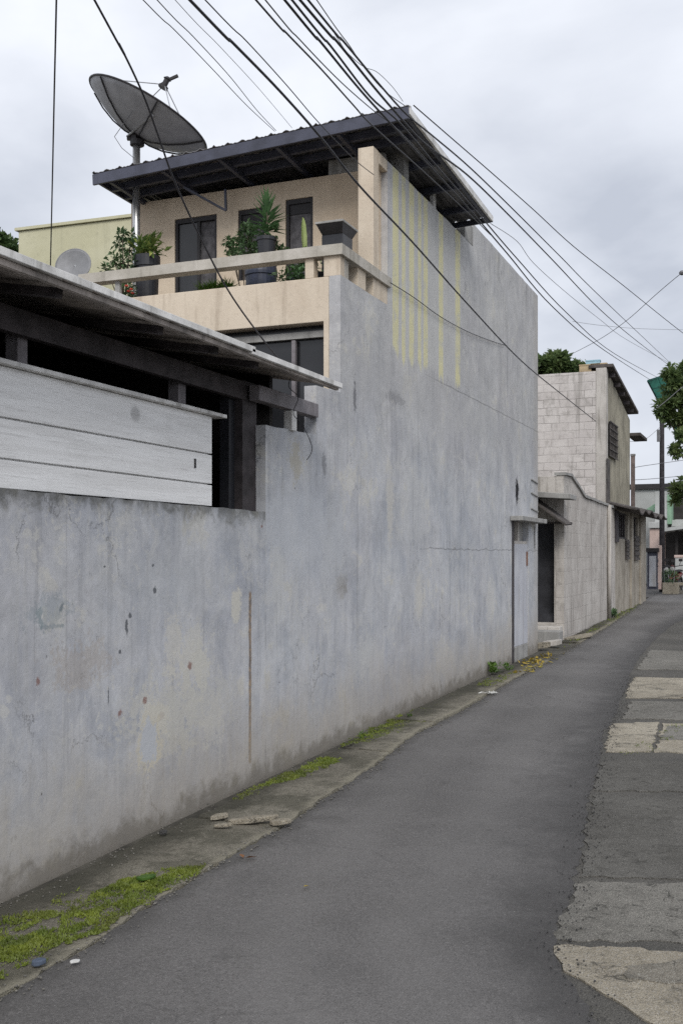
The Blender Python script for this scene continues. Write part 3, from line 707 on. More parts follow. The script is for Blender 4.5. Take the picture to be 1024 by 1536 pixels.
# balcony rail
rz0, rz1 = 4.835, 4.94
rl = ony(120, 418, yF).x
rail = prism([(rl, yF - .03), (WX + .03, yF - .03), (WX + .03, yT + .04), (WX - .12, yT + .04), (WX - .12, yF + .12), (rl, yF + .12)], 'z', rz0, rz1 - rz0, jit=.004, step=.3, seed=9)
fixn(rail.build('rail', 'railing', hs, bevel=.012))
def rp(px0, px1): return MB().box(ony(px0, 400, yF).x, ony(px1, 400, yF).x, yF + .005, yF + .11, zP, rz0).build('rail_post', 'peach', hs, bevel=.004)
rp(457, 470); rp(485, 510)
MB().box(ony(171, 430, yF).x, ony(178, 430, yF).x, yF + .02, yF + .06, zP - .05, rz0).build('rail_post', 'grey_conc', hs)
for a, b in ((537, 549), (566, 581)):
    MB().box(WX - .11, WX - .004, onx(a, 400).y, onx(b, 400).y, zP, rz0).build('rail_post', 'peach', hs, bevel=.004)
MB().box(WX - .115, WX - .01, yF + .13, yF + .24, zP, rz0).build('rail_post', 'railing', hs, bevel=.004)
# roof
RX, RY = -3.55, 10.54
def rzf(x, y): return 6.57 + .046 * (x - RX) - .031 * (y - RY)
xL_ = ony(140, 262, RY).x; yB = 14.08
mb = MB(); N = 176; xs = [xL_ + (RX - xL_) * k / N for k in range(N + 1)]
def prof(k): return .022 * (1 if k % 8 in (1,) else (.35 if k % 8 in (0, 2) else 0)) + .004 * math.sin(k * 2.6)
for k in range(N):
    for (a, b) in ((RY - .02, 12.3), (12.3, yB)):
        mb.quad((xs[k], a, rzf(xs[k], a) + prof(k)), (xs[k + 1], a, rzf(xs[k + 1], a) + prof(k + 1)), (xs[k + 1], b, rzf(xs[k + 1], b) + prof(k + 1)), (xs[k], b, rzf(xs[k], b) + prof(k)))
o = weld(mb.build('roof', 'zinc', hs)); s_ = o.modifiers.new('thick', 'SOLIDIFY'); s_.thickness = .006; s_.offset = 1
MB().bar((xL_, RY, rzf(xL_, RY) - .066), (RX, RY, rzf(RX, RY) - .066), .03, .125).build('fascia', 'steel_blue', hs, bevel=.003)
MB().bar((xL_ + .02, RY + .03, rzf(xL_, RY) - .05), (xL_ + .02, yU + .3, rzf(xL_, yU + .3) - .05), .03, .07).build('verge_board', 'steel_blue', hs)
MB().bar((RX - .01, RY + .02, rzf(RX, RY) - .035), (RX - .01, yB, rzf(RX, yB) - .035), .03, .07).build('verge_board', 'trim_white', hs, bevel=.003)
MB().bar((RX - .05, RY + .02, rzf(RX, RY) - .05), (RX - .05, yB, rzf(RX, yB) - .05), .04, .06).build('verge_rail', 'steel_blue', hs)
MB().bar((xL_, yB - .02, rzf(xL_, yB) - .04), (RX, yB - .02, rzf(RX, yB) - .04), .03, .07).build('rear_fascia', 'steel_blue', hs)
for y in (RY + .33, 11.15, 11.9, 12.7, 13.5):
    MB().bar((xL_ + .05, y, rzf(xL_, y) - .055), (RX - .08, y, rzf(RX, y) - .055), .05, .08).build('purlin', 'steel_blue', hs)
for px in (185, 262, 345, 430, 520):
    x = ony(px, 250, RY + .3).x
    MB().bar((x, RY + .04, rzf(x, RY) - .10), (x, yU + .5, rzf(x, yU + .5) - .125), .045, .05).build('rafter', 'steel_blue', hs)
# ridge bits of rubble and stones holding the sheets down
for px, py in ((610, 158), (490, 186)):
    q = ony(px, py, RY + .12); MB().lathe((q.x, q.y, rzf(q.x, q.y) + .015), [(.02, 0), (.05, .015), (.045, .045), (.015, .06)], 9).build('ridge_stone', 'grey_conc', hs)
# hanging bar under the eave
p0, p1, p2 = ony(276, 281, RY + .4), ony(339, 316, RY + .55), ony(338, 284, RY + .55)
MB().bar(p0, p1, .025).bar(p1, p2, .025).build('bracket', 'steel_blue', hs)
# alley door set in the wall
hd = []
zb0 = dz0
MB().box(WX - .05, WX - .014, dA + .20, dB - .004, zb0, A(778, 816)[1]).build('alley_door', 'door_pale', hs, bevel=.003)
MB().box(WX - .115, WX - .004, dA + .003, dA + .195, gz(dA) - .2, dz1 - .003).build('door_gap_shade', 'dark_wood', hs)  # dark strip standing in for the shaded gap beside the door leaf
MB().box(WX - .118, WX - .010, dA + .20, dB - .003, gz(dA) - .3, zb0 - .003).build('door_plinth', 'grey_conc', hs, bevel=.01)
zv = A(778, 816)[1]; zL = dz1
MB().box(WX - .09, WX - .03, dA + .20, dB - .003, zv + .001, zv + .05).build('transom', 'shed', hs, bevel=.004)
ym = (dA + dB) / 2
MB().box(WX - .09, WX - .03, ym - .05, ym + .05, zv + .051, zL - .003).build('transom_bar', 'shed', hs)
MB().box(WX - .115, WX - .10, dA + .20, dB - .003, zv + .051, zL - .003).build('vent_back', 'grey_conc', hs)
yL1 = onx(803, 780).y
MB().box(WX + .003, WX + .20, dA - .12, yL1, zL - .005, zL + .07).build('lintel_ledge', 'grey_conc', hs, bevel=.008)
p = onx(791, 838)
MB().box(WX - .013, WX + .006, dB - .12, dB - .07, p.z - .12, p.z + .12).build('door_latch', simple('rusty_latch', (.22, .12, .085), .8), hs)
# small pipe at the far corner
y1 = onx(801, 800).y
MB().tube([(WX + .02, y1, A(801, 790)[1]), (WX + .02, y1, A(801, 822)[1])], .02).build('conduit', 'galv', hs)
for py in (722, 742, 765):
    q = onx(800, py); MB().bar((WX + .012, q.y - .25, q.z + .02), (WX + .012, q.y + .3, q.z - .02), .018).build('rebar_stub', 'grey_conc', hs)

# ================================================================== SATELLITE DISHES
def dish(center, axis, Rd, dep, mat, name, label, base, feed=True, ribs=16):
    root = empty(name, base, label, 'satellite dish')
    ax = Vector(axis).normalized(); q = ax.to_track_quat('Z', 'Y').to_matrix().to_4x4()
    mb = MB(); n, k_ = 48, 12; base_i = 0
    def pt(r, th): return Vector(center) + (q @ Vector((r * math.cos(th), r * math.sin(th), dep * (r / Rd) ** 2 - dep)))
    for k in range(k_):
        for j in range(n):
            a, b = 2 * math.pi * j / n, 2 * math.pi * (j + 1) / n; r0, r1 = Rd * k / k_ + .001, Rd * (k + 1) / k_ + .001
            mb.quad(pt(r0, a), pt(r0, b), pt(r1, b), pt(r1, a))
    o = weld(mb.build('reflector', mat, root, smooth=True)); s_ = o.modifiers.new('thick', 'SOLIDIFY'); s_.thickness = .012
    mb = MB(); mb.tube([pt(Rd + .004, 2 * math.pi * j / 48) for j in range(49)], .012, 6, False); mb.build('rim', 'frame_dk' if feed else mat, root)
    if feed:
        for j in range(6):
            th = 2 * math.pi * j / 6 + .35
            MB().tube([pt(Rd * s, th) - ax * .018 for s in (.05, .25, .5, .75, 1.0)], .010, 6).build('rib', 'frame_dk', root)
        fpnt = Vector(center) + ax * (Rd * .55)
        for j in range(4):
            th = 2 * math.pi * j / 4 + .6
            MB().tube([pt(Rd * .97, th), fpnt], .007, 5).build('strut', 'galv', root)
        mb = MB().lathe(fpnt, [(.03, -.05), (.06, -.05), (.06, -.02), (.035, -.02), (.035, .06), (.05, .07), (.02, .10)], 12, q)
        mb.bar(fpnt + ax * .05, fpnt + ax * .05 + Vector((.14, .03, .05)), .03).bar(fpnt + ax * .02, fpnt + ax * .02 + Vector((-.08, .0, -.03)), .04)
        mb.build('feed_horn', 'frame_dk', root)
    return root, q, ax, pt
right_ = Vector((CS, SN, 0))
yD = 10.9
hub = ony(206, 207, yD)
axis = (Vector((0, 0, 1)) * .888 + right_ * .455).normalized()
Rd = .765; dep = .28
root, q, ax, pt = dish(hub + axis * (dep + .02), axis, Rd, dep, 'dish', 'satellite_dish', 'big dark grey ribbed satellite dish on a steel pole above the roof', (hub.x, hub.y, 4.34))
foot = ony(203, 350, yD)
MB().tube([(hub.x - .01, hub.y, 4.34), (hub.x - .01, hub.y, hub.z - .07)], .045, 14).build('pole', 'galv', root, smooth=True)
mb = MB().lathe(hub - Vector((0, 0, .1)), [(.06, 0), (.085, .01), (.085, .07), (.05, .09)], 12).bar(hub + right_ * -.12, hub + right_ * .14, .05).bar(hub - Vector((0, .08, 0)), hub + Vector((0, .08, .03)), .06)
mb.build('mount', 'frame_dk', root)
MB().tube([hub - Vector((0, 0, .05)), hub - right_ * .12 + Vector((0, 0, .02)), pt(Rd * .8, math.pi + .4) - ax * .03], .014, 6).build('actuator_arm', 'galv', root)
MB().tube([pt(Rd * .7, math.pi) - ax * .03, ony(172, 205, yD - .1), ony(183, 222, yD - .05), (hub.x - .02, hub.y - .045, hub.z - .25)], .004, 5).build('coax', 'cable_grey', root)
cs = ony(110, 398, 14.2)
root, q, ax, pt = dish(cs, (.25, -.92, .25), .285, .06, 'dish_pale', 'satellite_dish', 'small pale round satellite dish in front of the cream wall', (cs.x, 14.4, 4.0), feed=False)
MB().tube([(cs.x, 14.42, 3.0), (cs.x, 14.42, cs.z), (cs.x, 14.25, cs.z)], .02, 8).build('mast', 'galv', root)
MB().tube([cs + Vector((-.02, -.05, -.26)), cs + Vector((.0, -.3, -.18))], .01, 6).build('feed_arm', 'galv', root)

# ================================================================== CREAM BUILDING FAR LEFT
yC = 14.9
a, b_ = ony(28, 345, yC), ony(215, 324, yC)
cb_ = empty('cream_building', (a.x, yC, 0), 'plain pale cream rendered building behind the small dish at left', 'building')
fixn(prism([(a.x, 0), (a.x, a.z - .02), (b_.x - .1, b_.z), (b_.x - .1, 0)], 'y', yC, 5).build('wall', 'cream', cb_, bevel=.02))
fixn(prism([(a.x - .05, a.z - .018), (a.x - .05, a.z + .03), (b_.x - .1, b_.z + .05), (b_.x - .1, b_.z + .002)], 'y', yC - .04, 5.1).build('coping', 'cream', cb_))

# ================================================================== FOLIAGE
def leaf_cloud(mb, c, rad, n, L, w, rnd, updir=.3, shell=.35):
    for _ in range(n):
        d = Vector((rnd.gauss(0, 1), rnd.gauss(0, 1), rnd.gauss(0, 1))).normalized(); r = shell + (1 - shell) * rnd.random()
        p = Vector(c) + Vector((d.x * rad[0] * r, d.y * rad[1] * r, d.z * rad[2] * r))
        dr = (d + Vector((rnd.gauss(0, .6), rnd.gauss(0, .6), rnd.gauss(0, .5) + updir)))
        s = rnd.uniform(.6, 1.25)
        mb.leaf(p, dr, (rnd.gauss(0, .4), rnd.gauss(0, .4), 1), L * s, w * s, rnd.uniform(0, .3))
def clumpy(mb, clumps, n, L, w, rnd):
    tot = sum(c[3] ** 2 for c in clumps)
    for (x, y, z, r) in clumps: leaf_cloud(mb, (x, y, z), (r, r, r * .75), int(n * r * r / tot), L, w, rnd)
def pot(root, c, r, h, mat):
    return MB().lathe(c, [(r * .72, 0), (r * .78, .01), (r * .96, h * .86), (r * 1.06, h * .86), (r * 1.06, h), (r * .9, h), (r * .88, h * .93), (.01, h * .93)], 22).build('pot', mat, root, smooth=False)
def plant_root(px, py, y, z0, label):
    p = ony(px, py, y); return p, empty('potted_plant', (p.x, y, z0), label, 'potted plant', 'potted plants on the balcony')
FZ = 4.345
# croton in tall black pot
y_ = 10.12; p, r_ = plant_root(221, 385, y_, FZ, 'yellow and green leafed plant in a tall black pot near the steel pole')
pot(r_, (p.x, y_, FZ), .135, p.z - FZ, 'black_pl')
rnd = random.Random(3); mb = MB()
for _ in range(110):
    a = rnd.uniform(0, 6.28); e = rnd.uniform(.1, 1.2); st = Vector((p.x + rnd.uniform(-.1, .1), y_ + rnd.uniform(-.1, .1), p.z + rnd.uniform(-.02, .17)))
    mb.leaf(st, (math.cos(a) * math.cos(e), math.sin(a) * math.cos(e), math.sin(e)), (0, 0, 1), rnd.uniform(.10, .19), rnd.uniform(.04, .06), .2)
leaf_cloud(mb, (p.x + .02, y_, p.z + .08), (.2, .16, .12), 60, .09, .045, rnd)
mb.build('foliage', 'leaf_croton', r_)
# climbing shrub at left with red flowers
y_ = 10.05; p, r_ = plant_root(186, 440, y_, FZ, 'straggly small leafed shrub with red flowers at the left end of the balcony')
pot(r_, (p.x, y_, FZ), .12, .2, 'black_pl')
rnd = random.Random(4); mb = MB(); st = MB()
for px, py, rr_ in ((184, 352, .05), (180, 365, .07), (172, 388, .09), (160, 402, .07), (186, 392, .11), (195, 372, .08), (188, 412, .10), (190, 430, .12), (198, 355, .05), (194, 440, .1), (200, 395, .07)):
    q_ = ony(px, py, y_ + rnd.uniform(-.05, .08)); leaf_cloud(mb, q_, (rr_, rr_, rr_), int(20 + 420 * rr_), .06, .036, rnd, .1, .2)
    st.tube([(p.x, y_, FZ + .18), (p.x * .5 + q_.x * .5, y_, (FZ + .18) * .45 + q_.z * .55), q_], .006, 5)
mb.build('foliage', 'leaf_mid', r_); st.build('stem', 'bark', r_)
mb = MB()
for px, py in ((193, 437), (197, 434), (190, 429), (199, 440)): MB().lathe(ony(px, py, y_ - .12), [(.004, -.012), (.02, -.005), (.018, .01), (.004, .014)], 8).build('flower', 'flower', r_)
# low fern on the parapet edge
y_ = 9.93; p, r_ = plant_root(326, 432, y_, FZ, 'low bright green fern just above the balcony edge')
MB().box(p.x - .16, p.x + .16, y_ - .07, y_ + .07, FZ, 4.66).build('planter', 'black_pl', r_, bevel=.008)
rnd = random.Random(6); mb = MB()
for _ in range(420):
    a = rnd.uniform(0, 6.28); e = rnd.uniform(.3, 1.5); b0 = Vector((p.x + rnd.uniform(-.18, .18), y_ + rnd.uniform(-.07, .05), 4.68))
    mb.leaf(b0, (math.cos(a) * math.cos(e), math.sin(a) * math.cos(e), math.sin(e)), (0, 0, 1), rnd.uniform(.08, .17), .014, .3)
mb.build('foliage', 'fern', r_)
# barrel with the sword-leafed plant in a pot on top of it
y_ = 10.15; p = ony(392, 400, y_)
bt = empty('barrel', (p.x, y_, FZ), 'blue black plastic barrel behind the balcony rail under the sword leafed plant', 'barrel')
MB().lathe((p.x, y_, FZ), [(.15, 0), (.16, .02), (.165, .2), (.175, .21), (.175, .24), (.165, .25), (.165, .5), (.175, .51), (.175, .54), (.16, .62), (.01, .62)], 24).build('body', 'blue_pl', bt)
MB().lathe((p.x, y_, FZ + .622), [(.165, 0), (.168, .015), (.165, .03), (.01, .03)], 24).build('lid', 'black_pl', bt)
p, r_ = plant_root(400, 357, y_, FZ + .655, 'tall sword leafed plant in a black pot on top of the blue barrel')
pot(r_, (p.x, y_, FZ + .655), .105, max(.2, p.z - FZ - .655), 'black_pl'); zt_ = max(p.z, FZ + .855)
rnd = random.Random(8); mb = MB()
MB().tube([(p.x, y_, zt_ - .05), (p.x + .01, y_, zt_ + .18), (p.x, y_, zt_ + .30)], .016, 7).build('stem', 'bark', r_)
for i in range(58):
    t_ = rnd.random(); a = rnd.uniform(0, 6.28); e = .15 + 1.25 * t_ + rnd.uniform(-.15, .15)
    mb.leaf((p.x, y_, zt_ + .06 + .24 * t_), (math.cos(a) * math.cos(e), math.sin(a) * math.cos(e), math.sin(e)), (0, 0, 1), rnd.uniform(.18, .29), rnd.uniform(.036, .052), .12)
leaf_cloud(mb, (p.x, y_, zt_ + .05), (.14, .12, .10), 70, .09, .045, rnd, .2, .1)
mb.build('foliage', 'leaf_blade', r_)
# bushy shrub beside it
y_ = 10.35; p, r_ = plant_root(366, 385, y_, FZ, 'bushy small leafed shrub left of the sword leafed plant')
pot(r_, (p.x, y_, FZ), .15, .35, 'black_pl'); rnd = random.Random(9); mb = MB(); st = MB()
for px, py, rr_ in ((366, 352, .11), (350, 372, .10), (378, 360, .12), (362, 380, .13), (343, 362, .06), (392, 378, .09), (352, 388, .1), (372, 342, .07), (380, 385, .14), (412, 372, .08), (424, 378, .06)):
    q_ = ony(px, py, y_ + rnd.uniform(-.1, .1)); leaf_cloud(mb, q_, (rr_, rr_, rr_), int(30 + 700 * rr_), .058, .032, rnd, .1, .15)
    st.tube([(p.x, y_, FZ + .3), (p.x * .6 + q_.x * .4, y_, FZ * .4 + q_.z * .6), q_], .005, 5)
mb.build('foliage', 'leaf_mid', r_); st.build('stem', 'bark', r_)
# low plants under the rail
for px, w_, seed, lab in ((425, .16, 10, 'low leafy plant in a small dark pot below the rail right of the barrel'), (447, .10, 12, 'small leafy plant in a dark pot below the rail beside the slim post')):
    y_ = 10.0; p, r_ = plant_root(px, 415, y_, FZ, lab)
    pot(r_, (p.x, y_, FZ), .09, .33, 'black_pl'); rnd = random.Random(seed); mb = MB()
    leaf_cloud(mb, (p.x, y_, 4.76), (w_, .1, .12), 130, .06, .03, rnd, .2, .1)
    mb.build('foliage', 'leaf_mid' if seed == 10 else 'leaf_blade', r_)
# banana-like plant with one pale upright leaf
y_ = 10.25; p, r_ = plant_root(452, 378, y_, FZ, 'broad leafed plant with one pale upright leaf in front of the right window')
pot(r_, (p.x, y_, FZ), .13, .5, 'black_pl'); rnd = random.Random(13); mb = MB()
for i in range(34):
    a = rnd.uniform(0, 6.28); e = rnd.uniform(.2, 1.15)
    mb.leaf((p.x + rnd.uniform(-.05, .05), y_, 4.84 + rnd.uniform(0, .16)), (math.cos(a) * math.cos(e), math.sin(a) * math.cos(e), math.sin(e)), (0, 0, 1), rnd.uniform(.16, .30), rnd.uniform(.05, .075), .3)
mb.build('foliage', 'leaf_blade', r_)
t_ = ony(454, 326, y_); b0 = ony(457, 368, y_)
m2 = MB(); prv = None
for f_, hw in ((0, .012), (.2, .026), (.5, .032), (.8, .026), (.93, .016), (1, .002)):
    c_ = Vector((b0.x, y_, b0.z - .1)).lerp(t_, f_); row = [c_ + Vector((-hw, .012, 0)), c_ + Vector((0, -.012, 0)), c_ + Vector((hw, .012, 0))]
    if prv: m2.quad(prv[0], prv[1], row[1], row[0]); m2.quad(prv[1], prv[2], row[2], row[1])
    prv = row
p = Vector((p.x, p.y, p.z)); m2.leaf((p.x - .02, y_, 5.0), (-.75, 0, .35), (0, 0, 1), .24, .06, .35)
m2.build('pale_leaf', 'leaf_lime', r_)
# dark pot by the corner
y_ = 9.98; p, r_ = plant_root(478, 390, y_, FZ, 'dark pot with a few green leaves between the two rail posts')
pot(r_, (p.x, y_, FZ), .10, .42, 'black_pl'); mb = MB(); leaf_cloud(mb, (p.x, y_, 4.82), (.1, .08, .07), 40, .08, .03, random.Random(15)); mb.build('foliage', 'leaf_blade', r_)
# small roofed black box
y_ = 10.1; p = ony(505, 345, y_); bxr = empty('vent_box', (p.x, y_, FZ), 'dark square box with an overhanging flat lid at the balcony corner', 'box')
w_ = .118; zl = ony(505, 340, y_).z
MB().box(p.x - w_, p.x + w_, y_ - .12, y_ + .14, FZ, zl - .11).build('body', 'black_pl', bxr, bevel=.006)
m2 = MB(); i = 0
m2.v = [(p.x - w_ * .95, y_ - .12, zl - .108), (p.x + w_ * .95, y_ - .12, zl - .108), (p.x + w_ * .95, y_ + .14, zl - .108), (p.x - w_ * .95, y_ + .14, zl - .108), (p.x - w_ * 1.22, y_ - .2, zl - .02), (p.x + w_ * 1.22, y_ - .2, zl - .02), (p.x + w_ * 1.22, y_ + .2, zl - .02), (p.x - w_ * 1.22, y_ + .2, zl - .02)]
m2.f = [(0, 3, 2, 1), (4, 5, 6, 7), (0, 1, 5, 4), (1, 2, 6, 5), (2, 3, 7, 6), (3, 0, 4, 7)]
m2.build('hood', 'frame_dk', bxr)
MB().box(p.x - w_ * 1.3, p.x + w_ * 1.3, y_ - .21, y_ + .21, zl - .018, zl + .004).build('lid', 'grey_conc', bxr, bevel=.004)

# ================================================================== SHED / OLD ALLEY HOUSE BEHIND
yQ = onx(843, 900).y
XS = WX + .03
y968 = onx(968, 900, XS).y
sh = empty('alley_house', (XS - 1.5, yQ, gz(yQ)), 'old low pinkish grey rendered house with a dark doorway beyond the grey house', 'house')
yCn = onx(852, 720, XS).y; yg = onx(876, 745, XS).y; y1_ = onx(922, 762, XS).y
z_par = onx(852, 714, XS).z; z_w = onx(880, 748, XS).z
mb = prism([(yQ, gz(yQ) - .4), (yQ, z_par - .02), (yCn + .25, z_par), (yg, z_w), (y1_, onx(922, 764, XS).z), (y1_, gz(y1_) - .4)], 'x', XS - .16, .16, jit=.012, step=.25, seed=3)
fixn(mb.build('wall', 'block_side', sh, bevel=.01))
P_ = [(yQ - .02, z_par - .018), (yCn + .25, z_par + .004), (yg, z_w + .004), (y1_, onx(922, 764, XS).z + .004)]
fixn(prism(P_ + [(a_, b_ + .06) for a_, b_ in reversed(P_)], 'x', XS - .19, .23, jit=.01, step=.2, seed=8).build('coping', 'grey_conc', sh, bevel=.01))
# far, lower part with windows
zt2 = onx(935, 762, XS).z
hol = [(onx(925, 800, XS).y, onx(941, 800, XS).y, onx(930, 808, XS).z, onx(930, 768, XS).z), (onx(947, 800, XS).y, onx(956, 800, XS).y, onx(950, 808, XS).z, onx(950, 775, XS).z)]
mb = grid_wall(MB(), y1_ + .003, y968, gz(30) - .5, zt2, hol, 0, .16)
mb.v = [(XS - v[1], v[0], v[2]) for v in mb.v]
weld(mb.build('wall', 'shed_far', sh, bevel=.01))
for k, h in enumerate(hol):
    m2 = MB().box(XS - .12, XS - .05, h[0], h[1], h[2], h[2] + .05).box(XS - .12, XS - .05, h[0], h[1], h[3] - .05, h[3])
    n_ = 5
    for i in range(n_): yy = h[0] + (h[1] - h[0]) * (i + .5) / n_; m2.box(XS - .11, XS - .06, yy - .03, yy + .03, h[2] + .05, h[3] - .05)
    f_ = m2.build('window', 'dark_wood', sh)
    MB().box(XS - .15, XS - .13, h[0], h[1], h[2], h[3]).build('pane', 'glass', f_)
ya = onx(921, 800, XS).y; yb_ = onx(925, 800, XS).y
MB().box(XS + .003, XS + .05, ya, yb_, hol[0][2] - .1, hol[0][3]).build('shutter', 'wood_pole', sh)
for px, py, w_, h_ in ((939, 824, .35, .28), (953, 822, .55, .36)):
    q_ = onx(px, py, XS); m2 = MB().box(XS - .02, XS + .03, q_.y - w_, q_.y + w_, q_.z - h_, q_.z + h_)
    for i in range(5): m2.box(XS + .031, XS + .06, q_.y - w_, q_.y + w_, q_.z - h_ + i * h_ * .4, q_.z - h_ + i * h_ * .4 + .07)
    m2.build('vent', 'rust_roof', sh)
# sagging sheet eave over the far part
mb = MB(); pr = None
for i in range(25):
    y = y1_ - .6 + (y968 + .5 - y1_ + .6) * i / 24; sag = .06 * math.sin(i * 1.3) - .04 * math.sin(i * .5)
    row = [(XS - 2.5, y, zt2 + .75 + sag * .3), (XS - .1, y, zt2 + .06 + sag), (XS + .62, y, zt2 - .12 + sag)]
    if pr:
        for j in range(2): mb.quad(pr[j], row[j], row[j + 1], pr[j + 1])
    pr = row
o = weld(mb.build('roof', 'rust_roof', sh)); s_ = o.modifiers.new('t', 'SOLIDIFY'); s_.thickness = .04
for px in (946, 960):
    q_ = onx(px, 790, XS + .02); MB().box(XS + .004, XS + .06, q_.y - .2, q_.y + .2, gz(q_.y), zt2 - .14).build('pilaster', 'shed_far', sh)
q_ = onx(910, 850, XS); MB().tube([(XS + .05, q_.y, gz(q_.y) - .05), (XS + .05, q_.y, zt2 - .05)], .05, 10).build('drain_pipe', 'shed', sh, smooth=True)
# end wall facing the camera, doorway, awning, eave
xg = XS - 2.6
xd0, xd1 = ony(806, 850, yQ).x - .3, ony(838, 850, yQ).x
zd0, zd1 = ony(820, 934, yQ).z, ony(820, 785, yQ).z
weld(grid_wall(MB(), xg, XS - .163, gz(yQ) - .4, z_par - .03, [(xd0, min(xd1, XS - .2), zd0, zd1)], yQ + .01, .15).build('end_wall', 'shed', sh, bevel=.008))
MB().box(xd0 - .05, XS - .19, yQ + .26, yQ + .3, zd0 - .1, zd1 + .05).build('door', 'door_dark', sh)
MB().box(xd0, XS - .2, yQ + .16, yQ + .255, zd0 - .02, zd0 + .18).build('door_sill', 'door_dark', sh)
zc = ony(830, 735, yQ).z
fixn(prism([(xg, zc - .02), (XS + .25, zc - .22), (XS + .25, zc - .12), (xg, zc + .12)], 'y', yQ - .7, .68).build('eave', 'grey_conc', sh, bevel=.01))
a, b_ = ony(812, 757, yQ - .45), ony(852, 787, yQ - .45)
MB().quad((a.x - .25, yQ - .7, a.z + .18), (b_.x, yQ - .7, b_.z), (b_.x, yQ - .01, b_.z + .03), (a.x - .25, yQ - .01, a.z + .22)).build('awning', 'rust_roof', sh).modifiers.new('t', 'SOLIDIFY').thickness = .03
MB().bar((xd0, yQ - .06, zd1 + .02), (b_.x, yQ - .06, zd1 + .0), .03).build('awning_rail', 'dark_wood', sh)
st = empty('doorstep', (XS - .6, yQ - .3, gz(yQ)), 'broken concrete steps below the dark doorway', 'steps')
m2 = MB().box(XS - 1.4, XS - .02, yQ - .35, yQ, gz(yQ) - .1, zd0 - .05); m2.build('upper_step', 'shed', st, bevel=.02)
MB().box(XS - 1.5, XS + .05, yQ - .75, yQ - .352, gz(yQ) - .1, gz(yQ) + .2).build('lower_step', 'grey_conc', st, bevel=.02)
# ------------------------------------------------ upper block house
XB = WX - .1
yK = onx(909, 600, XB).y; yK2 = onx(945, 640, XB).y
zk = onx(909, 552, XB).z
bh = empty('block_house', (XB - 3, yK, gz(yK)), 'tall unplastered concrete block house with barred window above the old low house', 'house')
xk0 = XB - 6
xp = ony(893, 600, yK).x
MB().box(xk0, xp, yK, yK + .2, 0, zk - .06).build('block_wall', 'block', bh, bevel=.01)
MB().box(xp + .002, XB, yK - .02, yK + .25, 0, zk + .02).build('corner_pillar', 'shed', bh, bevel=.012)
zk2 = onx(945, 632, XB).z
fixn(prism([(yK + .252, 0), (yK + .252, zk), (yK2, zk2 + .05), (yK2, 0)], 'x', XB - .22, .2).build('side_wall', 'stained_ochre', bh, bevel=.01))
MB().box(xk0, XB - .2, yK2, yK2 + .2, 0, zk2).build('rear_wall', 'shed_far', bh)
p1, p2 = onx(914, 549, XB + .35), onx(943, 626, XB + .35)
fixn(prism([(yK - .03, zk + .025), (yK - .03, zk + .10), (yK2 + .5, zk2 + .35), (yK2 + .5, zk2 + .27)], 'x', XB - .45, .62).build('roof', 'rust_roof', bh))
for i in range(5):
    t_ = (i + .5) / 5; y = yK + (yK2 - yK) * t_; MB().box(XB - .01, XB + .14, y - .04, y + .04, zk + .02 + (zk2 + .27 - zk) * t_ - .14, zk + .01 + (zk2 + .27 - zk) * t_ - .03).build('roof_strut', 'dark_wood', bh)
a = onx(912, 632, XB); b_ = onx(923, 690, XB)
m2 = MB()
for i in range(8): yy = a.y + (b_.y - a.y) * i / 7; m2.box(XB + .032, XB + .045, yy - .02, yy + .02, b_.z, a.z)
for i in range(6): z = b_.z + (a.z - b_.z) * i / 5; m2.box(XB + .046, XB + .058, a.y - .05, b_.y + .05, z - .015, z + .015)
wn = m2.build('window_grille', 'rust_roof', bh)
MB().box(XB + .003, XB + .03, a.y, b_.y, b_.z, a.z).build('pane', 'glass', wn)
q_ = onx(911, 720, XB); MB().box(XB + .003, XB + .02, q_.y - .3, q_.y + .25, 2, b_.z - .1).build('damp_patch', 'rust_roof', bh)
a, b_ = att(940, 645, 33.5), att(963, 655, 33)
MB().box(XB - .2, b_.x, a.y - .9, a.y + .9, b_.z - .02, b_.z + .07).build('canopy', 'rust_roof', bh)
for px, col_, w_, h_, lab in ((884, 'cardboard', .26, .16, 'flat brown box on top of the block house wall'), (889, 'bluebox', .18, .3, 'pale blue box on the block wall top behind the brown box'), (898, 'cardboard', .2, .17, 'brown box next to the corner pillar of the block house')):
    q_ = ony(px, 553, yK + (.1 if col_ == 'cardboard' else .3)); zz = zk - .057
    if col_ == 'bluebox': MB().box(q_.x - .3, q_.x + .3, q_.y - .05, q_.y + .3, zk - .3, zk - .06).build('ledge', 'shed', bh); zz = zk - .058
    e = empty('box', (q_.x, q_.y, zz), lab, 'box')
    MB().box(q_.x - w_, q_.x + w_, q_.y - .08, q_.y + .1, zz, zz + h_).build('carton', col_, e, bevel=.01)
    MB().box(q_.x - w_ * 1.04, q_.x + w_ * 1.04, q_.y - .09, q_.y + .11, zz + h_, zz + h_ + .03).build('lid', col_, e)

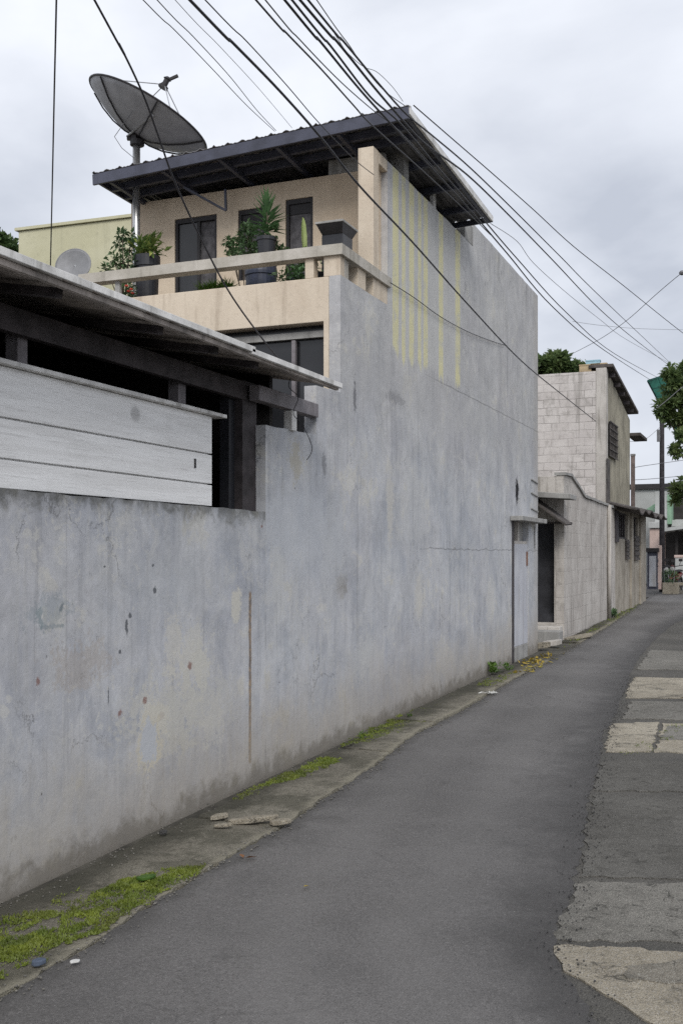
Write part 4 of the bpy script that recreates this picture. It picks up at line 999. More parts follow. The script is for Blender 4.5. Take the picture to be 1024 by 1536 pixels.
# ================================================================== TREES
def tree(name, label, foot, clumps, n, L, w, mat, trunk_r=.14, seed=1, straight=False):
    root = empty(name, foot, label, 'tree'); rnd = random.Random(seed)
    cx = sum(c[0] for c in clumps) / len(clumps); cy = sum(c[1] for c in clumps) / len(clumps); cz_ = min(c[2] for c in clumps)
    f = Vector(foot); top = Vector((f.x, f.y, cz_)) if straight else Vector((cx, cy, cz_)); tb = MB()
    tb.tube([f - Vector((0, 0, .2)), f.lerp(top, .4) + Vector((.08, 0, 0)), f.lerp(top, .75) + Vector((-.06, .05, 0)), top], [trunk_r, trunk_r * .85, trunk_r * .7, trunk_r * .5], 10)
    for c in clumps:
        e = Vector(c[:3]); m = top.lerp(e, .5) + Vector((rnd.uniform(-.2, .2), rnd.uniform(-.2, .2), .05)); tb.tube([top, m, e], [trunk_r * .4, trunk_r * .22, .012], 6)
    tb.build('trunk', 'bark', root, smooth=True)
    mb = MB(); full = []
    for (x, y, z, r) in clumps:
        full.append((x, y, z, r * .62))
        for _ in range(7):
            d = Vector((rnd.gauss(0, 1), rnd.gauss(0, 1), rnd.gauss(0, .7))).normalized() * r * rnd.uniform(.5, .95); full.append((x + d.x, y + d.y, z + d.z, r * rnd.uniform(.25, .5)))
    clumpy(mb, full, n, L, w, rnd); mb.build('crown', mat, root); return root
def cl(px, py, t, rpx): p = att(px, py, t); return (p.x, p.y, p.z, rpx * t / F)
T = 34.0
f0 = att(1062, 870, T); f0.z = gz(f0.y)
tree('tree', 'leafy green tree at the right edge hiding part of the green sheet', f0, [cl(1013, 573, T, 22), cl(1006, 560, T, 13), cl(1004, 606, T, 19), cl(1020, 595, T, 24), cl(1012, 628, T, 17), cl(1030, 622, T, 26), cl(1035, 590, T, 34), cl(1050, 560, T, 30), cl(1026, 652, T - .5, 20), cl(1014, 674, T - .5, 13), cl(1060, 640, T, 34), cl(1020, 735, T + 1, 17), cl(1014, 748, T + 1, 10), cl(1045, 722, T, 24), cl(994, 618, T, 10)], 13500, .17, .085, 'leaf_tree', .16, 3, True)
T = 46.0
f0 = att(835, 860, T); f0.z = gz(f0.y)
tree('tree', 'rounded green tree showing above the block house roof', f0, [cl(815, 548, T, 26), cl(838, 550, T, 26), cl(862, 556, T, 20), cl(790, 552, T, 30), cl(850, 568, T, 24)], 5200, .26, .14, 'leaf_tree', .25, 5)
T = 30.0
f0 = att(5, 700, T); f0.z = gz(f0.y)
tree('tree', 'dark tree top at the far left edge beside the cream building', f0, [cl(8, 372, T, 22), cl(-20, 365, T, 34), cl(22, 388, T, 16), cl(-50, 380, T, 40), cl(0, 400, T, 30)], 5000, .22, .12, 'leaf_dark', .2, 6)

# ================================================================== FAR END OF THE ALLEY
T = 45.0
fa, fb = att(945, 880, T), att(1130, 880, T)
fh = empty('far_house', (fb.x - 2, fa.y, gz(44)), 'pale house with mint green panels and a dark porch at the alley end', 'house')
def fbox(px0, px1, py0, py1, t, d, mat, name, parent=fh, bev=.01):
    a, b = att(px0, py1, t), att(px1, py0, t); y = (a.y + b.y) / 2
    return MB().box(a.x, b.x, y, y + d, a.z, b.z).build(name, mat, parent, bevel=bev)
fbox(945, 1150, 732, 900, T + 3, .3, 'pale_far', 'back_wall')
fbox(938, 1150, 724, 732, T + 2.9, .5, 'frame_dk', 'roof_edge')
a, b_ = att(962, 760, T + 2.4), att(1000, 735, T + 2.4)
fixn(prism([(a.x, att(960, 768, T + 2.4).z), (b_.x, att(990, 768, T + 2.4).z), (b_.x, att(990, 745, T + 2.4).z)], 'y', a.y, .3).build('gable', 'mint', fh))
fbox(981, 999, 737, 796, T, 2.3, 'pale_far', 'pillar_block')
fbox(999.3, 1006, 742, 786, T + .2, 2.0, 'mint', 'green_panel')
fbox(1006.5, 1150, 735, 778, T + .4, .2, 'dark_int', 'upper_opening')
fbox(1004, 1150, 779, 789, T - .2, 2.2, 'pale_far', 'ledge')
fbox(971, 991, 783, 792, T - .1, 2.0, 'pale_far', 'ledge')
fbox(973, 991, 793, 900, T, 2.0, 'pink_far', 'lower_wall')
fbox(991.5, 1150, 793, 900, T + 1.9, .2, 'dark_int', 'porch_back')
fixn(prism([(att(996, 796, T).x, att(996, 793, T - 1).z), (att(1150, 780, T).x, att(1150, 773, T - 1).z), (att(1150, 780, T).x, att(1150, 778, T - 1).z), (att(996, 796, T).x, att(996, 798, T - 1).z)], 'y', att(1000, 790, T - 1).y - .4, 2.4).build('porch_roof', 'pale_far', fh))
for px in (1012, 1031): fbox(px, px + 4, 796, 900, T - .6, .2, 'dark_int', 'porch_post')
# gate
T2 = 38.5
gt = empty('gate', att(976, 880, T2), 'grey sheet metal gate at the end of the alley wall', 'gate'); gt.location.z = gz(gt.location.y)
fbox(969.5, 986, 828, 884, T2, .06, 'steel_blue', 'leaf', gt); fbox(972.5, 983.5, 834, 880, T2 - .05, .03, 'door_grey', 'panel', gt); fbox(967.5, 988, 822, 828, T2 - .1, .3, 'frame_dk', 'top_bar', gt)
fbox(986.3, 991, 818, 884, T2 - .1, .25, 'pink_far', 'gate_pillar', gt)
# poles
T3 = 40.0
pf = att(992, 885, T3); pf.z = gz(pf.y)
up = empty('utility_pole', pf, 'tall dark utility pole at the alley end beside the tree', 'utility pole')
MB().tube([pf - Vector((0, 0, .3)), att(992, 640, T3), att(991.5, 580, T3)], [.105, .085, .08], 12).build('pole', 'wood_pole', up, smooth=True)
MB().bar(att(985, 590, T3), att(1000, 588, T3), .09).build('crossarm', 'wood_pole', up)
p_ = att(990, 655, T3); MB().box(p_.x - .12, p_.x + .0, p_.y - .2, p_.y - .1, p_.z - .2, p_.z + .25).build('junction_box', 'cable_grey', up)
pf = att(948.5, 850, 37.5); pf.z = gz(pf.y)
sp_ = empty('concrete_post', pf, 'short brown concrete post rising behind the old low house', 'post')
MB().tube([pf, att(948.5, 684, 37.5)], .075, 10).build('shaft', 'conc_pole', sp_, smooth=True); MB().tube([att(948.5, 684, 37.5), att(948.5, 681, 37.5)], .09, 10).build('collar', 'grey_conc', sp_)
# green sheets
def sheet(pp, t, lab, ribs=True):
    P = [att(x, y, t + k) for (x, y), k in zip(pp, (0, .3, .8, .5))]
    e = empty('green_sheet', P[0], lab, 'roof sheet')
    o = MB().quad(*P).build('sheet', 'green_sheet', e); o.modifiers.new('t', 'SOLIDIFY').thickness = .03
    m = MB()
    for i in range(5): f_ = i / 4; m.bar(P[0].lerp(P[1], f_), P[3].lerp(P[2], f_), .06)
    for i in range(4): f_ = i / 3; m.bar(P[0].lerp(P[3], f_), P[1].lerp(P[2], f_), .06)
    m.build('batten', simple('dark_teal', (.02, .09, .075), .6), e)
    return e
sheet([(971, 571), (1030, 552), (1030, 600), (989, 605)], 36.5, 'tilted teal green sheet poking out of the tree above the pole')
sheet([(1010, 622), (1050, 618), (1050, 662), (1012, 658)], 36, 'lower teal green sheet between the tree branches')
# motorcycles
def motorcycle(px, py, t, rot, body, label, s=1.0):
    p = att(px, py, t); p.z = gz(p.y)
    e = empty('motorcycle', p, label, 'motorcycle', 'motorcycles parked at the alley end'); Mx = Matrix.Translation(p) @ Matrix.Rotation(rot, 4, 'Z') @ Matrix.Scale(s, 4)
    T_ = lambda x, y, z: Mx @ Vector((x, y, z))
    for wx in (-.6, .6):
        w = MB().tube([T_(wx + .25 * math.cos(a), 0, .28 + .25 * math.sin(a)) for a in [2 * math.pi * k / 20 for k in range(21)]], .05, 8, False).build('wheel', 'rubber', e)
        m = MB().tube([T_(wx, -.05, .28), T_(wx, .05, .28)], .05, 8)
        for k in range(8): a = math.pi * k / 4; m.bar(T_(wx, 0, .28), T_(wx + .23 * math.cos(a), 0, .28 + .23 * math.sin(a)), .012)
        m.build('hub', 'chrome', w)
    m = MB()
    def hull(secs, mat, name):
        mm = MB(); n = 10
        for x, zc_, ry, rz in secs:
            for k in range(n): a = 2 * math.pi * k / n; mm.v.append(tuple(T_(x, ry * math.cos(a), zc_ + rz * math.sin(a))))
        for i in range(len(secs) - 1):
            for k in range(n): mm.f.append((i * n + k, i * n + (k + 1) % n, (i + 1) * n + (k + 1) % n, (i + 1) * n + k))
        mm.f.append(tuple(range(n))[::-1]); mm.f.append(tuple((len(secs) - 1) * n + k for k in range(n))); mm.build(name, mat, e, smooth=True)
    hull([(-.85, .66, .03, .03), (-.6, .66, .11, .08), (-.2, .58, .12, .12), (.1, .45, .10, .1), (.32, .6, .09, .14), (.45, .78, .10, .14), (.5, .95, .06, .06)], body, 'body')
    hull([(-.75, .76, .08, .02), (-.5, .79, .13, .045), (-.1, .77, .12, .05), (.12, .7, .06, .03)], 'rubber', 'seat')
    hull([(.35, .3, .05, .03), (.5, .52, .07, .03), (.72, .55, .07, .03), (.86, .42, .05, .02)], body, 'fender')
    MB().tube([T_(.6, .07, .28), T_(.45, .07, .9)], .022, 6).tube([T_(.6, -.07, .28), T_(.45, -.07, .9)], .022, 6).build('fork', 'chrome', e)
    MB().tube([T_(.3, -.34, 1.0), T_(.42, -.12, .96), T_(.42, .12, .96), T_(.3, .34, 1.0)], .018, 6).build('handlebar', 'frame_dk', e)
    MB().lathe(T_(.53, 0, .86), [(.02, -.05), (.085, -.03), (.085, .03), (.04, .05)], 12, Matrix.Rotation(rot, 4, 'Z') @ Matrix.Rotation(math.pi / 2, 4, 'Y')).build('headlight', 'bulb', e)
    for sy in (-1, 1): MB().tube([T_(.36, .22 * sy, .98), T_(.36, .27 * sy, 1.16)], .01, 5).box(-.015, .015, .2 * sy, .34 * sy, 1.14, 1.24, Mx @ Matrix.Translation((.36, 0, 0))).build('mirror', 'frame_dk', e)
    MB().tube([T_(-.1, -.13, .24), T_(-.85, -.16, .36)], [.03, .05], 8).build('exhaust', 'chrome', e)
    MB().box(-.18, .22, -.13, .13, .2, .42, Mx).build('engine', 'frame_dk', e)
motorcycle(995, 878, 39.5, R(-75), 'black_pl', 'black motorcycle parked in front of the grey gate pillar')
motorcycle(1013, 880, 40.5, R(-100), 'red', 'dark red motorcycle parked by the porch behind the concrete planter')
pl = empty('planter', att(1004, 884, 38.5), 'low square concrete planter at the alley end with weeds', 'planter'); q_ = pl.location; q_.z = gz(q_.y)
MB().box(q_.x - .25, q_.x + .3, q_.y - .2, q_.y + .25, q_.z, q_.z + .42).build('tub', 'slab_pale', pl, bevel=.02)
mb = MB(); leaf_cloud(mb, (q_.x, q_.y, q_.z + .62), (.3, .25, .25), 160, .14, .05, random.Random(2)); mb.build('foliage', 'leaf_mid', pl)
bn = empty('stone_bench', att(1022, 884, 38.8), 'pale stepped concrete block at the right edge of the alley end', 'bench'); q_ = bn.location; q_.z = gz(q_.y)
MB().box(q_.x - .3, q_.x + .9, q_.y - .2, q_.y + .3, q_.z, q_.z + .12).build('base', 'slab_grey', bn, bevel=.01); MB().box(q_.x - .25, q_.x + .9, q_.y - .15, q_.y + .3, q_.z + .3, q_.z + .4).build('seat', 'slab_pale', bn, bevel=.01); MB().box(q_.x - .2, q_.x - .08, q_.y - .1, q_.y + .3, q_.z + .12, q_.z + .3).build('leg', 'slab_pale', bn)
ps = empty('gatepost', att(1017, 884, 42), 'pale grey low post beside the dark red motorcycle', 'post'); q_ = ps.location; q_.z = gz(q_.y)
MB().box(q_.x - .14, q_.x + .2, q_.y, q_.y + .3, q_.z, q_.z + 1.25).build('shaft', 'pale_far', ps, bevel=.02); MB().box(q_.x - .17, q_.x + .23, q_.y - .03, q_.y + .33, q_.z + 1.25, q_.z + 1.36).build('cap', 'pink_far', ps, bevel=.02)

# ================================================================== CABLES
def spline(P, k=6):
    out = []
    for i in range(len(P) - 1):
        p0, p1, p2, p3 = P[max(i - 1, 0)], P[i], P[i + 1], P[min(i + 2, len(P) - 1)]
        for j in range(k):
            t = j / k
            out.append(.5 * ((2 * p1) + (p2 - p0) * t + (2 * p0 - 5 * p1 + 4 * p2 - p3) * t * t + (3 * p1 - p0 - 3 * p2 + p3) * t ** 3))
    out.append(P[-1]); return out
def cable(pp, t0, t1, r, label, mat='cable', extend=True, group='overhead cables'):
    key = 0 if abs(pp[-1][0] - pp[0][0]) > abs(pp[-1][1] - pp[0][1]) * .3 else 1
    a, b = pp[0][key], pp[-1][key]; P = []
    for q in pp:
        f = (q[key] - a) / (b - a); P.append(att(q[0], q[1], 1 / ((1 - f) / t0 + f / t1)))
    if extend:
        d = (P[0] - P[1]).normalized(); P.insert(0, P[0] + d * 4 + Vector((0, 0, .1)))
    P = spline(P)
    tag(MB().tube(P, r * .56, 8).build('cable', mat, smooth=True), label, 'cable', group)
cable([(85, 0), (82, 130), (79, 270), (76, 404)], 8.0, 13.5, .013, 'single near vertical cable hanging at the far left of the sky', group='hanging cables')
cable([(142, 0), (180, 68), (215, 142), (238, 205), (262, 272), (300, 355), (345, 440), (395, 510), (438, 562)], 5.4, 9.2, .011, 'dark drop cable crossing in front of the big dish to the carport corner', group='hanging cables')
cable([(285, 0), (350, 65), (420, 137), (480, 205), (540, 280), (620, 365), (700, 455), (780, 540), (840, 590), (893, 632)], 5.2, 25.0, .014, 'thick cable sagging across the yellow stripes down to the block house')
cable([(215, 0), (262, 45), (320, 105), (370, 158), (412, 197)], 6.5, 12.2, .006, 'thin leftmost cable of the three ending on the roof front edge', group='thin cables to the roof edge')
cable([(236, 0), (290, 55), (345, 115), (385, 165), (414, 196)], 6.5, 12.2, .006, 'thin middle cable of the three ending on the roof front edge', group='thin cables to the roof edge')
cable([(263, 0), (330, 70), (390, 135), (438, 192)], 6.5, 12.0, .004, 'faint thin rightmost cable of the three ending on the roof front edge', 'cable_grey', group='thin cables to the roof edge')
cable([(308, 0), (370, 62), (430, 128), (478, 184), (530, 238), (560, 262)], 6.0, 11.2, .007, 'thin cable right of the thick one, ending at the pillar under the roof')
cable([(384, 0), (430, 50), (480, 102), (530, 158), (560, 190), (640, 262), (700, 318), (735, 352)], 5.6, 14.5, .010, 'leftmost cable of the dark bundle above the roof corner')
cable([(398, 0), (450, 60), (510, 122), (560, 166), (600, 198), (660, 262)], 5.6, 12.5, .007, 'thin second cable of the bundle ending near the wall top opening')
cable([(427, 0), (480, 62), (540, 135), (590, 190), (640, 245), (700, 310), (760, 380), (830, 462), (905, 525), (978, 572)], 5.2, 37.0, .012, 'lower cable of the bundle running past the house end to the green sheet')
cable([(438, 0), (495, 68), (555, 145), (600, 185), (655, 250), (715, 318), (775, 388), (850, 470), (920, 530), (985, 566)], 5.2, 39.5, .011, 'cable just above the lowest one running on to the utility pole')
cable([(450, 0), (505, 62), (560, 130), (605, 182), (640, 218), (700, 262), (760, 320), (830, 392), (900, 465), (955, 512), (1000, 546)], 5.0, 39.5, .012, 'upper cable of the dark bundle running on to the tree beside the pole')
cable([(462, 0), (515, 62), (570, 128), (610, 172), (650, 205), (705, 252), (770, 315), (840, 385), (910, 455), (1005, 545)], 5.0, 39.5, .010, 'topmost long cable of the bundle passing over the roof corner')
cable([(475, 0), (525, 70), (545, 100), (575, 135), (606, 158)], 7.5, 11.2, .007, 'short cable ending at the roof peak corner')
cable([(478, 18), (500, 48), (520, 78), (545, 100), (565, 108), (588, 130), (604, 152)], 7.5, 11.2, .005, 'thin wavy cable dropping to the roof peak corner', extend=False)
cable([(620, 158), (680, 210), (740, 262), (800, 315), (860, 370), (930, 425), (1024, 500), (1080, 540)], 10.8, 26.0, .011, 'highest single cable from the roof peak out to the right edge', extend=False)
cable([(585, 424), (620, 446), (660, 475), (700, 497), (735, 511), (757, 518)], onx(585, 424, WX + .03).y / ray(585, 424).y, onx(757, 518, WX + .02).y / ray(757, 518).y, .009, 'thin cable sagging on the alley wall from the balcony rail end', extend=False, group='hanging cables')
cable([(1045, 395), (1021, 410), (985, 440), (940, 480), (900, 508), (855, 532)], 30.0, 45.0, .018, 'pale cable rising to the right edge above the block house', 'cable_grey', extend=False, group='distant pale cables')
cable([(858, 482), (900, 488), (960, 493), (1040, 495)], 32.0, 42.0, .010, 'faint level cable above the block house roof', 'cable_grey', extend=False, group='distant pale cables')
cable([(735, 335), (775, 362), (800, 395), (850, 440), (900, 480), (940, 510), (1010, 548)], 15.0, 39.5, .008, 'thin cable from the roof rear corner toward the tree', 'cable_grey', extend=False, group='distant pale cables')
cable([(946, 702), (970, 698), (1040, 688)], 38.0, 41.0, .018, 'upper level wire behind the short brown post', 'cable_grey', extend=False, group='distant pale cables')
cable([(946, 720), (980, 718), (1040, 712)], 38.0, 41.0, .018, 'lower level wire behind the short brown post', 'cable_grey', extend=False, group='distant pale cables')
cable([(942, 662), (965, 660), (990, 640)], 36.0, 39.9, .012, 'short faint wire from the block house canopy to the pole', 'cable_grey', extend=False, group='distant pale cables')
cable([(1060, 560), (1024, 580), (1000, 600), (985, 612)], 32.5, 33.0, .022, 'pale cable slanting across the tree crown', 'cable_grey', extend=False, group='distant pale cables')
cable([(438, 562), (433, 580), (447, 596), (440, 620), (455, 640), (468, 672), (460, 690)], 9.15, 9.3, .006, 'loose black wire dangling below the carport beam end', extend=False, group='hanging cables')
# lamp-like ball
p_ = att(1022, 409, 31.5); tag(MB().lathe(p_, [(.01, -.08), (.07, -.05), (.09, 0), (.06, .05), (.01, .07)], 12).build('splice_ball', 'cable_grey'), 'small round splice on the pale cable at the right edge', 'cable splice')

# ================================================================== MOSS, WEEDS, LITTER
def inpoly(x, y, P):
    r = False; n = len(P)
    for i in range(n):
        (x1, y1), (x2, y2) = P[i], P[(i + 1) % n]
        if (y1 > y) != (y2 > y) and x < (x2 - x1) * (y - y1) / (y2 - y1) + x1: r = not r
    return r
rnd = random.Random(21); mb = MB()
def moss(poly, n, thr, hmax):
    W_ = [ong(*p) for p in poly]; P = [(p.x, p.y) for p in W_]; x0, x1 = min(p[0] for p in P), max(p[0] for p in P); y0, y1 = min(p[1] for p in P), max(p[1] for p in P); k = 0
    while k < n:
        x, y = rnd.uniform(x0 - .1, x1 + .1), rnd.uniform(y0 - .15, y1 + .15); k += 1
        wx_ = .10 * mnoise.noise(Vector((x * 7, y * 5, 7))) + .05 * mnoise.noise(Vector((x * 22, y * 18, 2))); wy_ = .16 * mnoise.noise(Vector((x * 7, y * 5, 17))) + rnd.gauss(0, .03)
        if not inpoly(x + wx_, y + wy_, P) or x < WX + .02: continue
        q = .8 * mnoise.noise(Vector((x * 5, y * 3.2, 0))) + .7 * mnoise.noise(Vector((x * 16, y * 11, 4)))
        if q < thr + rnd.uniform(-.32, .32): continue
        h = hmax * (.4 + .8 * rnd.random()) * (1 + .6 * q); s = h * .55; z = gz(y) + .012
        a = rnd.uniform(0, 6.28); tx, ty = rnd.gauss(0, .5) * h, rnd.gauss(0, .5) * h
        i = len(mb.v)
        for j in range(3): mb.v.append((x + s * math.cos(a + j * 2.094), y + s * math.sin(a + j * 2.094), z))
        mb.v.append((x + tx, y + ty, z + h))
        mb.f += [(i, i + 1, i + 3), (i + 1, i + 2, i + 3), (i + 2, i, i + 3)]
moss([(-60, 1440), (60, 1372), (150, 1340), (225, 1312), (298, 1302), (285, 1322), (225, 1356), (170, 1388), (90, 1428), (20, 1470), (-60, 1500)], 30000, -.18, .011)
moss([(-80, 1400), (20, 1380), (120, 1340), (60, 1420), (-80, 1470)], 9000, .0, .010)
moss([(395, 1178), (440, 1158), (478, 1138), (510, 1140), (498, 1150), (450, 1166), (415, 1180)], 7000, -.3, .013)
moss([(340, 1205), (380, 1182), (410, 1178), (400, 1188), (360, 1205)], 3500, -.05, .012)
moss([(500, 1128), (560, 1094), (610, 1068), (650, 1062), (640, 1082), (580, 1108), (540, 1116)], 12000, -.2, .014)
moss([(640, 1068), (700, 1032), (770, 1008), (760, 1022), (700, 1046)], 6000, .08, .014)
moss([(840, 975), (900, 935), (960, 905), (950, 915), (890, 950)], 5000, .05, .02)
moss([(1012, 1086), (1030, 1084), (985, 1130), (960, 1134), (925, 1134)], 1500, .1, .010)
tag(mb.build('moss', 'moss'), 'yellow green moss growing in patches on the concrete strip under the wall', 'moss', kind='stuff')
# gravel crumbs along the broken asphalt edge
mb = MB(); rnd = random.Random(31)
def crumb(x, y, s, dz=.0):
    i = len(mb.v); z = gz(y) + dz
    pts = [Vector((rnd.uniform(.6, 1) * c[0], rnd.uniform(.6, 1) * c[1], rnd.uniform(.5, .9) * c[2])) * s for c in ((1, 0, 0), (0, 1, 0), (-1, 0, 0), (0, -1, 0), (0, 0, 1), (0, 0, -1))]
    a = rnd.uniform(0, 6.28); rm = Matrix.Rotation(a, 3, 'Z')
    mb.v += [tuple(rm @ p + Vector((x, y, z + s * .3))) for p in pts]
    for j in range(4): mb.f += [(i + j, i + (j + 1) % 4, i + 4), (i + (j + 1) % 4, i + j, i + 5)]
for k in range(len(right) - 1):
    for _ in range(int((right[k + 1] - right[k]).length * 110)):
        t = rnd.random(); p = right[k].lerp(right[k + 1], t)
        if 2.5 < p.y < 16: crumb(p.x + rnd.gauss(.03, .06), p.y + rnd.gauss(0, .05), rnd.uniform(.002, .008) * (1.5 if rnd.random() < .1 else 1), .006)
tag(mb.build('gravel', 'tar'), 'loose dark crumbs along the broken right edge of the asphalt', 'gravel', kind='stuff')
mb = MB()
for k in range(len(left) - 1):
    for _ in range(int((left[k + 1] - left[k]).length * 90)):
        t = rnd.random(); p = left[k].lerp(left[k + 1], t)
        if 3 < p.y < 30: crumb(p.x + rnd.gauss(0.0, .05), p.y, rnd.uniform(.003, .012), .006)
for _ in range(900):
    y = rnd.uniform(3, 18); crumb(WX + abs(rnd.gauss(.05, .12)) + .02, y, rnd.uniform(.003, .010), .008)
tag(mb.build('gravel', 'slab_grey'), 'pale grit scattered along the wall side edge of the asphalt', 'gravel', kind='stuff')
# yellow leaf litter by the door plinth
mb = MB(); rnd = random.Random(41)
for _ in range(130):
    px, py = rnd.gauss(805, 14), 0; base = 1012 - (px - 760) * .36; py = base + rnd.uniform(-12, 8); p = ong(px, py, .02)
    if p.x < WX + .03: p.x = WX + .03 + rnd.random() * .2
    mb.leaf(p, (rnd.gauss(0, 1), rnd.gauss(0, 1), rnd.uniform(0, .5)), (rnd.gauss(0, .5), rnd.gauss(0, .5), 1), rnd.uniform(.05, .10), rnd.uniform(.03, .05), .1)
tag(mb.build('leaf_litter', 'yellow_leaf'), 'yellowing leaves heaped at the wall foot below the alley door', 'leaf litter', kind='stuff')
def weed(px, py, n, s, seed, lab, mat='fern'):
    p = ong(px, py); p.x = max(p.x, WX + .04); r = random.Random(seed); e = empty('weed', p, lab, 'weed', 'weeds at the wall foot'); m = MB()
    for _ in range(n):
        a = r.uniform(0, 6.28); el = r.uniform(.2, 1.4)
        m.leaf(p + Vector((abs(r.gauss(0, s * .4)), r.gauss(0, s * .6), r.uniform(0, s))), (math.cos(a) * math.cos(el), math.sin(a) * math.cos(el), math.sin(el)), (0, 0, 1), r.uniform(.4, 1) * s, .35 * s, .2)
    m.build('foliage', mat, e)
weed(733, 1010, 70, .12, 1, 'leafy weed at the wall foot left of the alley door'); weed(757, 1006, 40, .09, 2, 'small weed touching the near edge of the alley door')
weed(612, 1078, 30, .05, 3, 'tiny weed at the wall foot in the moss patch under the long wall'); weed(905, 925, 90, .14, 4, 'low weeds at the foot of the old low house by the pale pilaster', 'leaf_mid'); weed(540, 1108, 24, .05, 5, 'tiny weed where the moss meets the wall nearer the camera')
def chip(px, py, w, d, h, rot, mat, name, label, cat, jit=.2, seed=1):
    p = ong(px, py, .02); r = random.Random(seed); n = 9
    pts = [(w * math.cos(a) * r.uniform(1 - jit, 1), d * math.sin(a) * r.uniform(1 - jit, 1)) for a in [2 * math.pi * k / n for k in range(n)]]
    m = prism(pts, 'z', 0, h); c_, s_ = math.cos(rot), math.sin(rot)
    m.v = [(v[0] * c_ - v[1] * s_, v[0] * s_ + v[1] * c_, v[2] + .12 * v[0]) for v in m.v]
    o = fixn(m.build(name, mat, bevel=min(.006, h * .3))); o.location = p
    return tag(o, label, cat)
chip(378, 1233, .19, .045, .035, .35, 'slab_pale', 'concrete_chunk', 'long pale broken concrete piece across the strip gap', 'rubble', .2, 2)
chip(420, 1236, .09, .05, .03, .2, 'slab_pale', 'concrete_chunk', 'short pale concrete piece at the asphalt edge end of the gap', 'rubble', .2, 9)
chip(330, 1227, .075, .05, .025, .7, 'slab_pale', 'concrete_chunk', 'flat tilted pale shard near the wall by the strip gap', 'rubble', .3, 3)
chip(335, 1240, .08, .03, .02, .3, 'slab_pale', 'concrete_chunk', 'small flat shard just below the tilted one', 'rubble', .3, 4)
chip(245, 1251, .03, .025, .025, .3, 'tar', 'stone', 'small dark stone close to the wall foot', 'stone', .3, 5)
chip(58, 1447, .04, .03, .025, .5, simple('blue_grey_stone', (.08, .10, .14), .8), 'stone', 'bluish stone in the moss at lower left', 'stone', .3, 6)
chip(112, 1443, .035, .022, .008, .4, 'paper', 'litter', 'tiny white scrap on the asphalt at lower left', 'litter', .4, 7)
chip(220, 1318, .07, .04, .018, .5, 'fern', 'leaf', 'bright green leaf pad lying at the top of the big moss patch', 'leaf', .3, 8)
m = MB(); p = ong(731, 1040, .02)
for k in range(14):
    q_ = p + Vector((rnd.uniform(-.07, .07), rnd.uniform(-.08, .08), rnd.uniform(0, .015))); m.leaf(q_, (rnd.gauss(0, 1), rnd.gauss(0, 1), rnd.uniform(0, .15)), (rnd.gauss(0, .6), rnd.gauss(0, .6), 1), rnd.uniform(.06, .10), rnd.uniform(.04, .06), .1)
tag(m.build('litter', 'paper'), 'crumpled white plastic scrap lying on the strip before the alley door', 'litter')
m = MB(); p = ong(367, 1287, .012)
m.leaf(p, (1, .2, .25), (0, .3, 1), .085, .045, .1); m.leaf(p + Vector((-.01, 0, 0)), (-.6, .5, .3), (.2, 0, 1), .05, .035, .1)
tag(m.build('leaf', 'brown_leaf'), 'curled brown leaf on the asphalt beside the concrete strip', 'leaf')
for k, (px, py, lab) in enumerate(((1018, 1047, 'orange brown leaf on the pale slab at the right edge'), (455, 1330, 'tiny pale leaf speck on the open asphalt nearest the big moss patch'))):
    m = MB(); p = ong(px, py, .022); m.leaf(p, (1, .4 + k, .1), (0, .2, 1), .1 if k == 0 else .04, .05 if k == 0 else .03, .1); tag(m.build('leaf', 'yellow_leaf'), lab, 'leaf')
chip(828, 968, .22, .12, .09, .5, 'shed', 'stone', 'pale rubble stone in front of the broken doorstep', 'stone', .35, 12)
chip(812, 972, .2, .12, .1, .1, 'slab_pale', 'stone', 'pale flat stone at the foot of the grey house end', 'stone', .3, 13)
chip(868, 957, .45, .14, .05, .9, 'slab_pale', 'stone', 'broad flat pale stone beyond the doorstep beside the asphalt', 'stone', .25, 14)

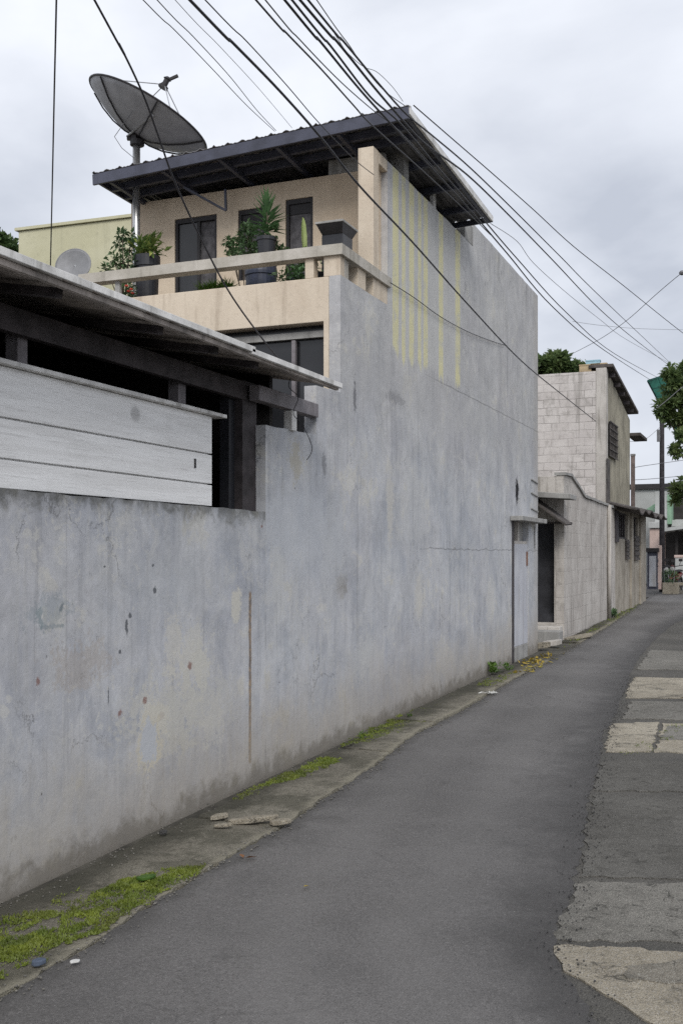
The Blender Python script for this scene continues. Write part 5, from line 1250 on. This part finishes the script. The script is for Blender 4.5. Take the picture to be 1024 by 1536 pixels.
# ================================================================== SKY, SUN, CAMERA
w = bpy.data.worlds.new('World'); scene.world = w; w.use_nodes = True; nt = w.node_tree; nt.nodes.clear()
N_ = nt.nodes.new; L_ = nt.links.new
SUN_EL, SUN_AZ = 40.0, 155.0        # azimuth clockwise from +Y
sky = N_('ShaderNodeTexSky'); sky.sky_type = 'NISHITA'; sky.sun_disc = False; sky.sun_elevation = R(SUN_EL); sky.sun_rotation = R(SUN_AZ); sky.dust_density = 3
tc = N_('ShaderNodeTexCoord'); mp = N_('ShaderNodeMapping'); L_(tc.outputs['Generated'], mp.inputs[0]); mp.inputs['Scale'].default_value = (1, 1, 1.9); mp.inputs['Location'].default_value = (1.3, .2, .35)
n1 = N_('ShaderNodeTexNoise'); L_(mp.outputs[0], n1.inputs['Vector']); n1.inputs['Scale'].default_value = 2.3; n1.inputs['Detail'].default_value = 7; n1.inputs['Roughness'].default_value = .5; n1.inputs['Distortion'].default_value = .3
rp_ = N_('ShaderNodeValToRGB'); L_(n1.outputs['Fac'], rp_.inputs[0]); e = rp_.color_ramp.elements
e[0].position = .33; e[0].color = (.44, .465, .52, 1); e[1].position = .62; e[1].color = (.76, .775, .81, 1)
m_ = e.new(.48); m_.color = (.63, .65, .695, 1)
scl = N_('ShaderNodeMix'); scl.data_type = 'RGBA'; scl.blend_type = 'MULTIPLY'; scl.inputs[0].default_value = 1; L_(rp_.outputs[0], scl.inputs[6]); scl.inputs[7].default_value = (9.7, 9.85, 10.1, 1)
mx_ = N_('ShaderNodeMix'); mx_.data_type = 'RGBA'; mx_.inputs[0].default_value = .96; L_(sky.outputs[0], mx_.inputs[6]); L_(scl.outputs[2], mx_.inputs[7])
bg = N_('ShaderNodeBackground'); L_(mx_.outputs[2], bg.inputs[0]); bg.inputs[1].default_value = .10
wo = N_('ShaderNodeOutputWorld'); L_(bg.outputs[0], wo.inputs[0])
sd = bpy.data.lights.new('sun', 'SUN'); sd.energy = 1.5; sd.angle = R(25); sd.color = (1, .97, .93)
so = bpy.data.objects.new('sun', sd); COL.objects.link(so)
dv = Vector((math.sin(R(SUN_AZ)) * math.cos(R(SUN_EL)), math.cos(R(SUN_AZ)) * math.cos(R(SUN_EL)), math.sin(R(SUN_EL))))
so.rotation_euler = dv.to_track_quat('Z', 'Y').to_euler(); so.location = (4, -4, 12)
cd = bpy.data.cameras.new('camera'); cd.sensor_fit = 'VERTICAL'; cd.sensor_height = 36; cd.sensor_width = 24; cd.lens = F / 1536 * 36
cd.shift_y = (HY - 768) / 1536; cd.clip_end = 2000; cd.clip_start = .05
co = bpy.data.objects.new('camera', cd); COL.objects.link(co); co.location = (0, 0, EZ); co.rotation_euler = (R(90), 0, YAW); scene.camera = co
vs = scene.view_settings; vs.view_transform = 'Standard'; vs.look = 'None'; vs.exposure = 0.42; vs.gamma = 1
scene.cycles.use_denoising = False
scene.cycles.max_bounces = 6
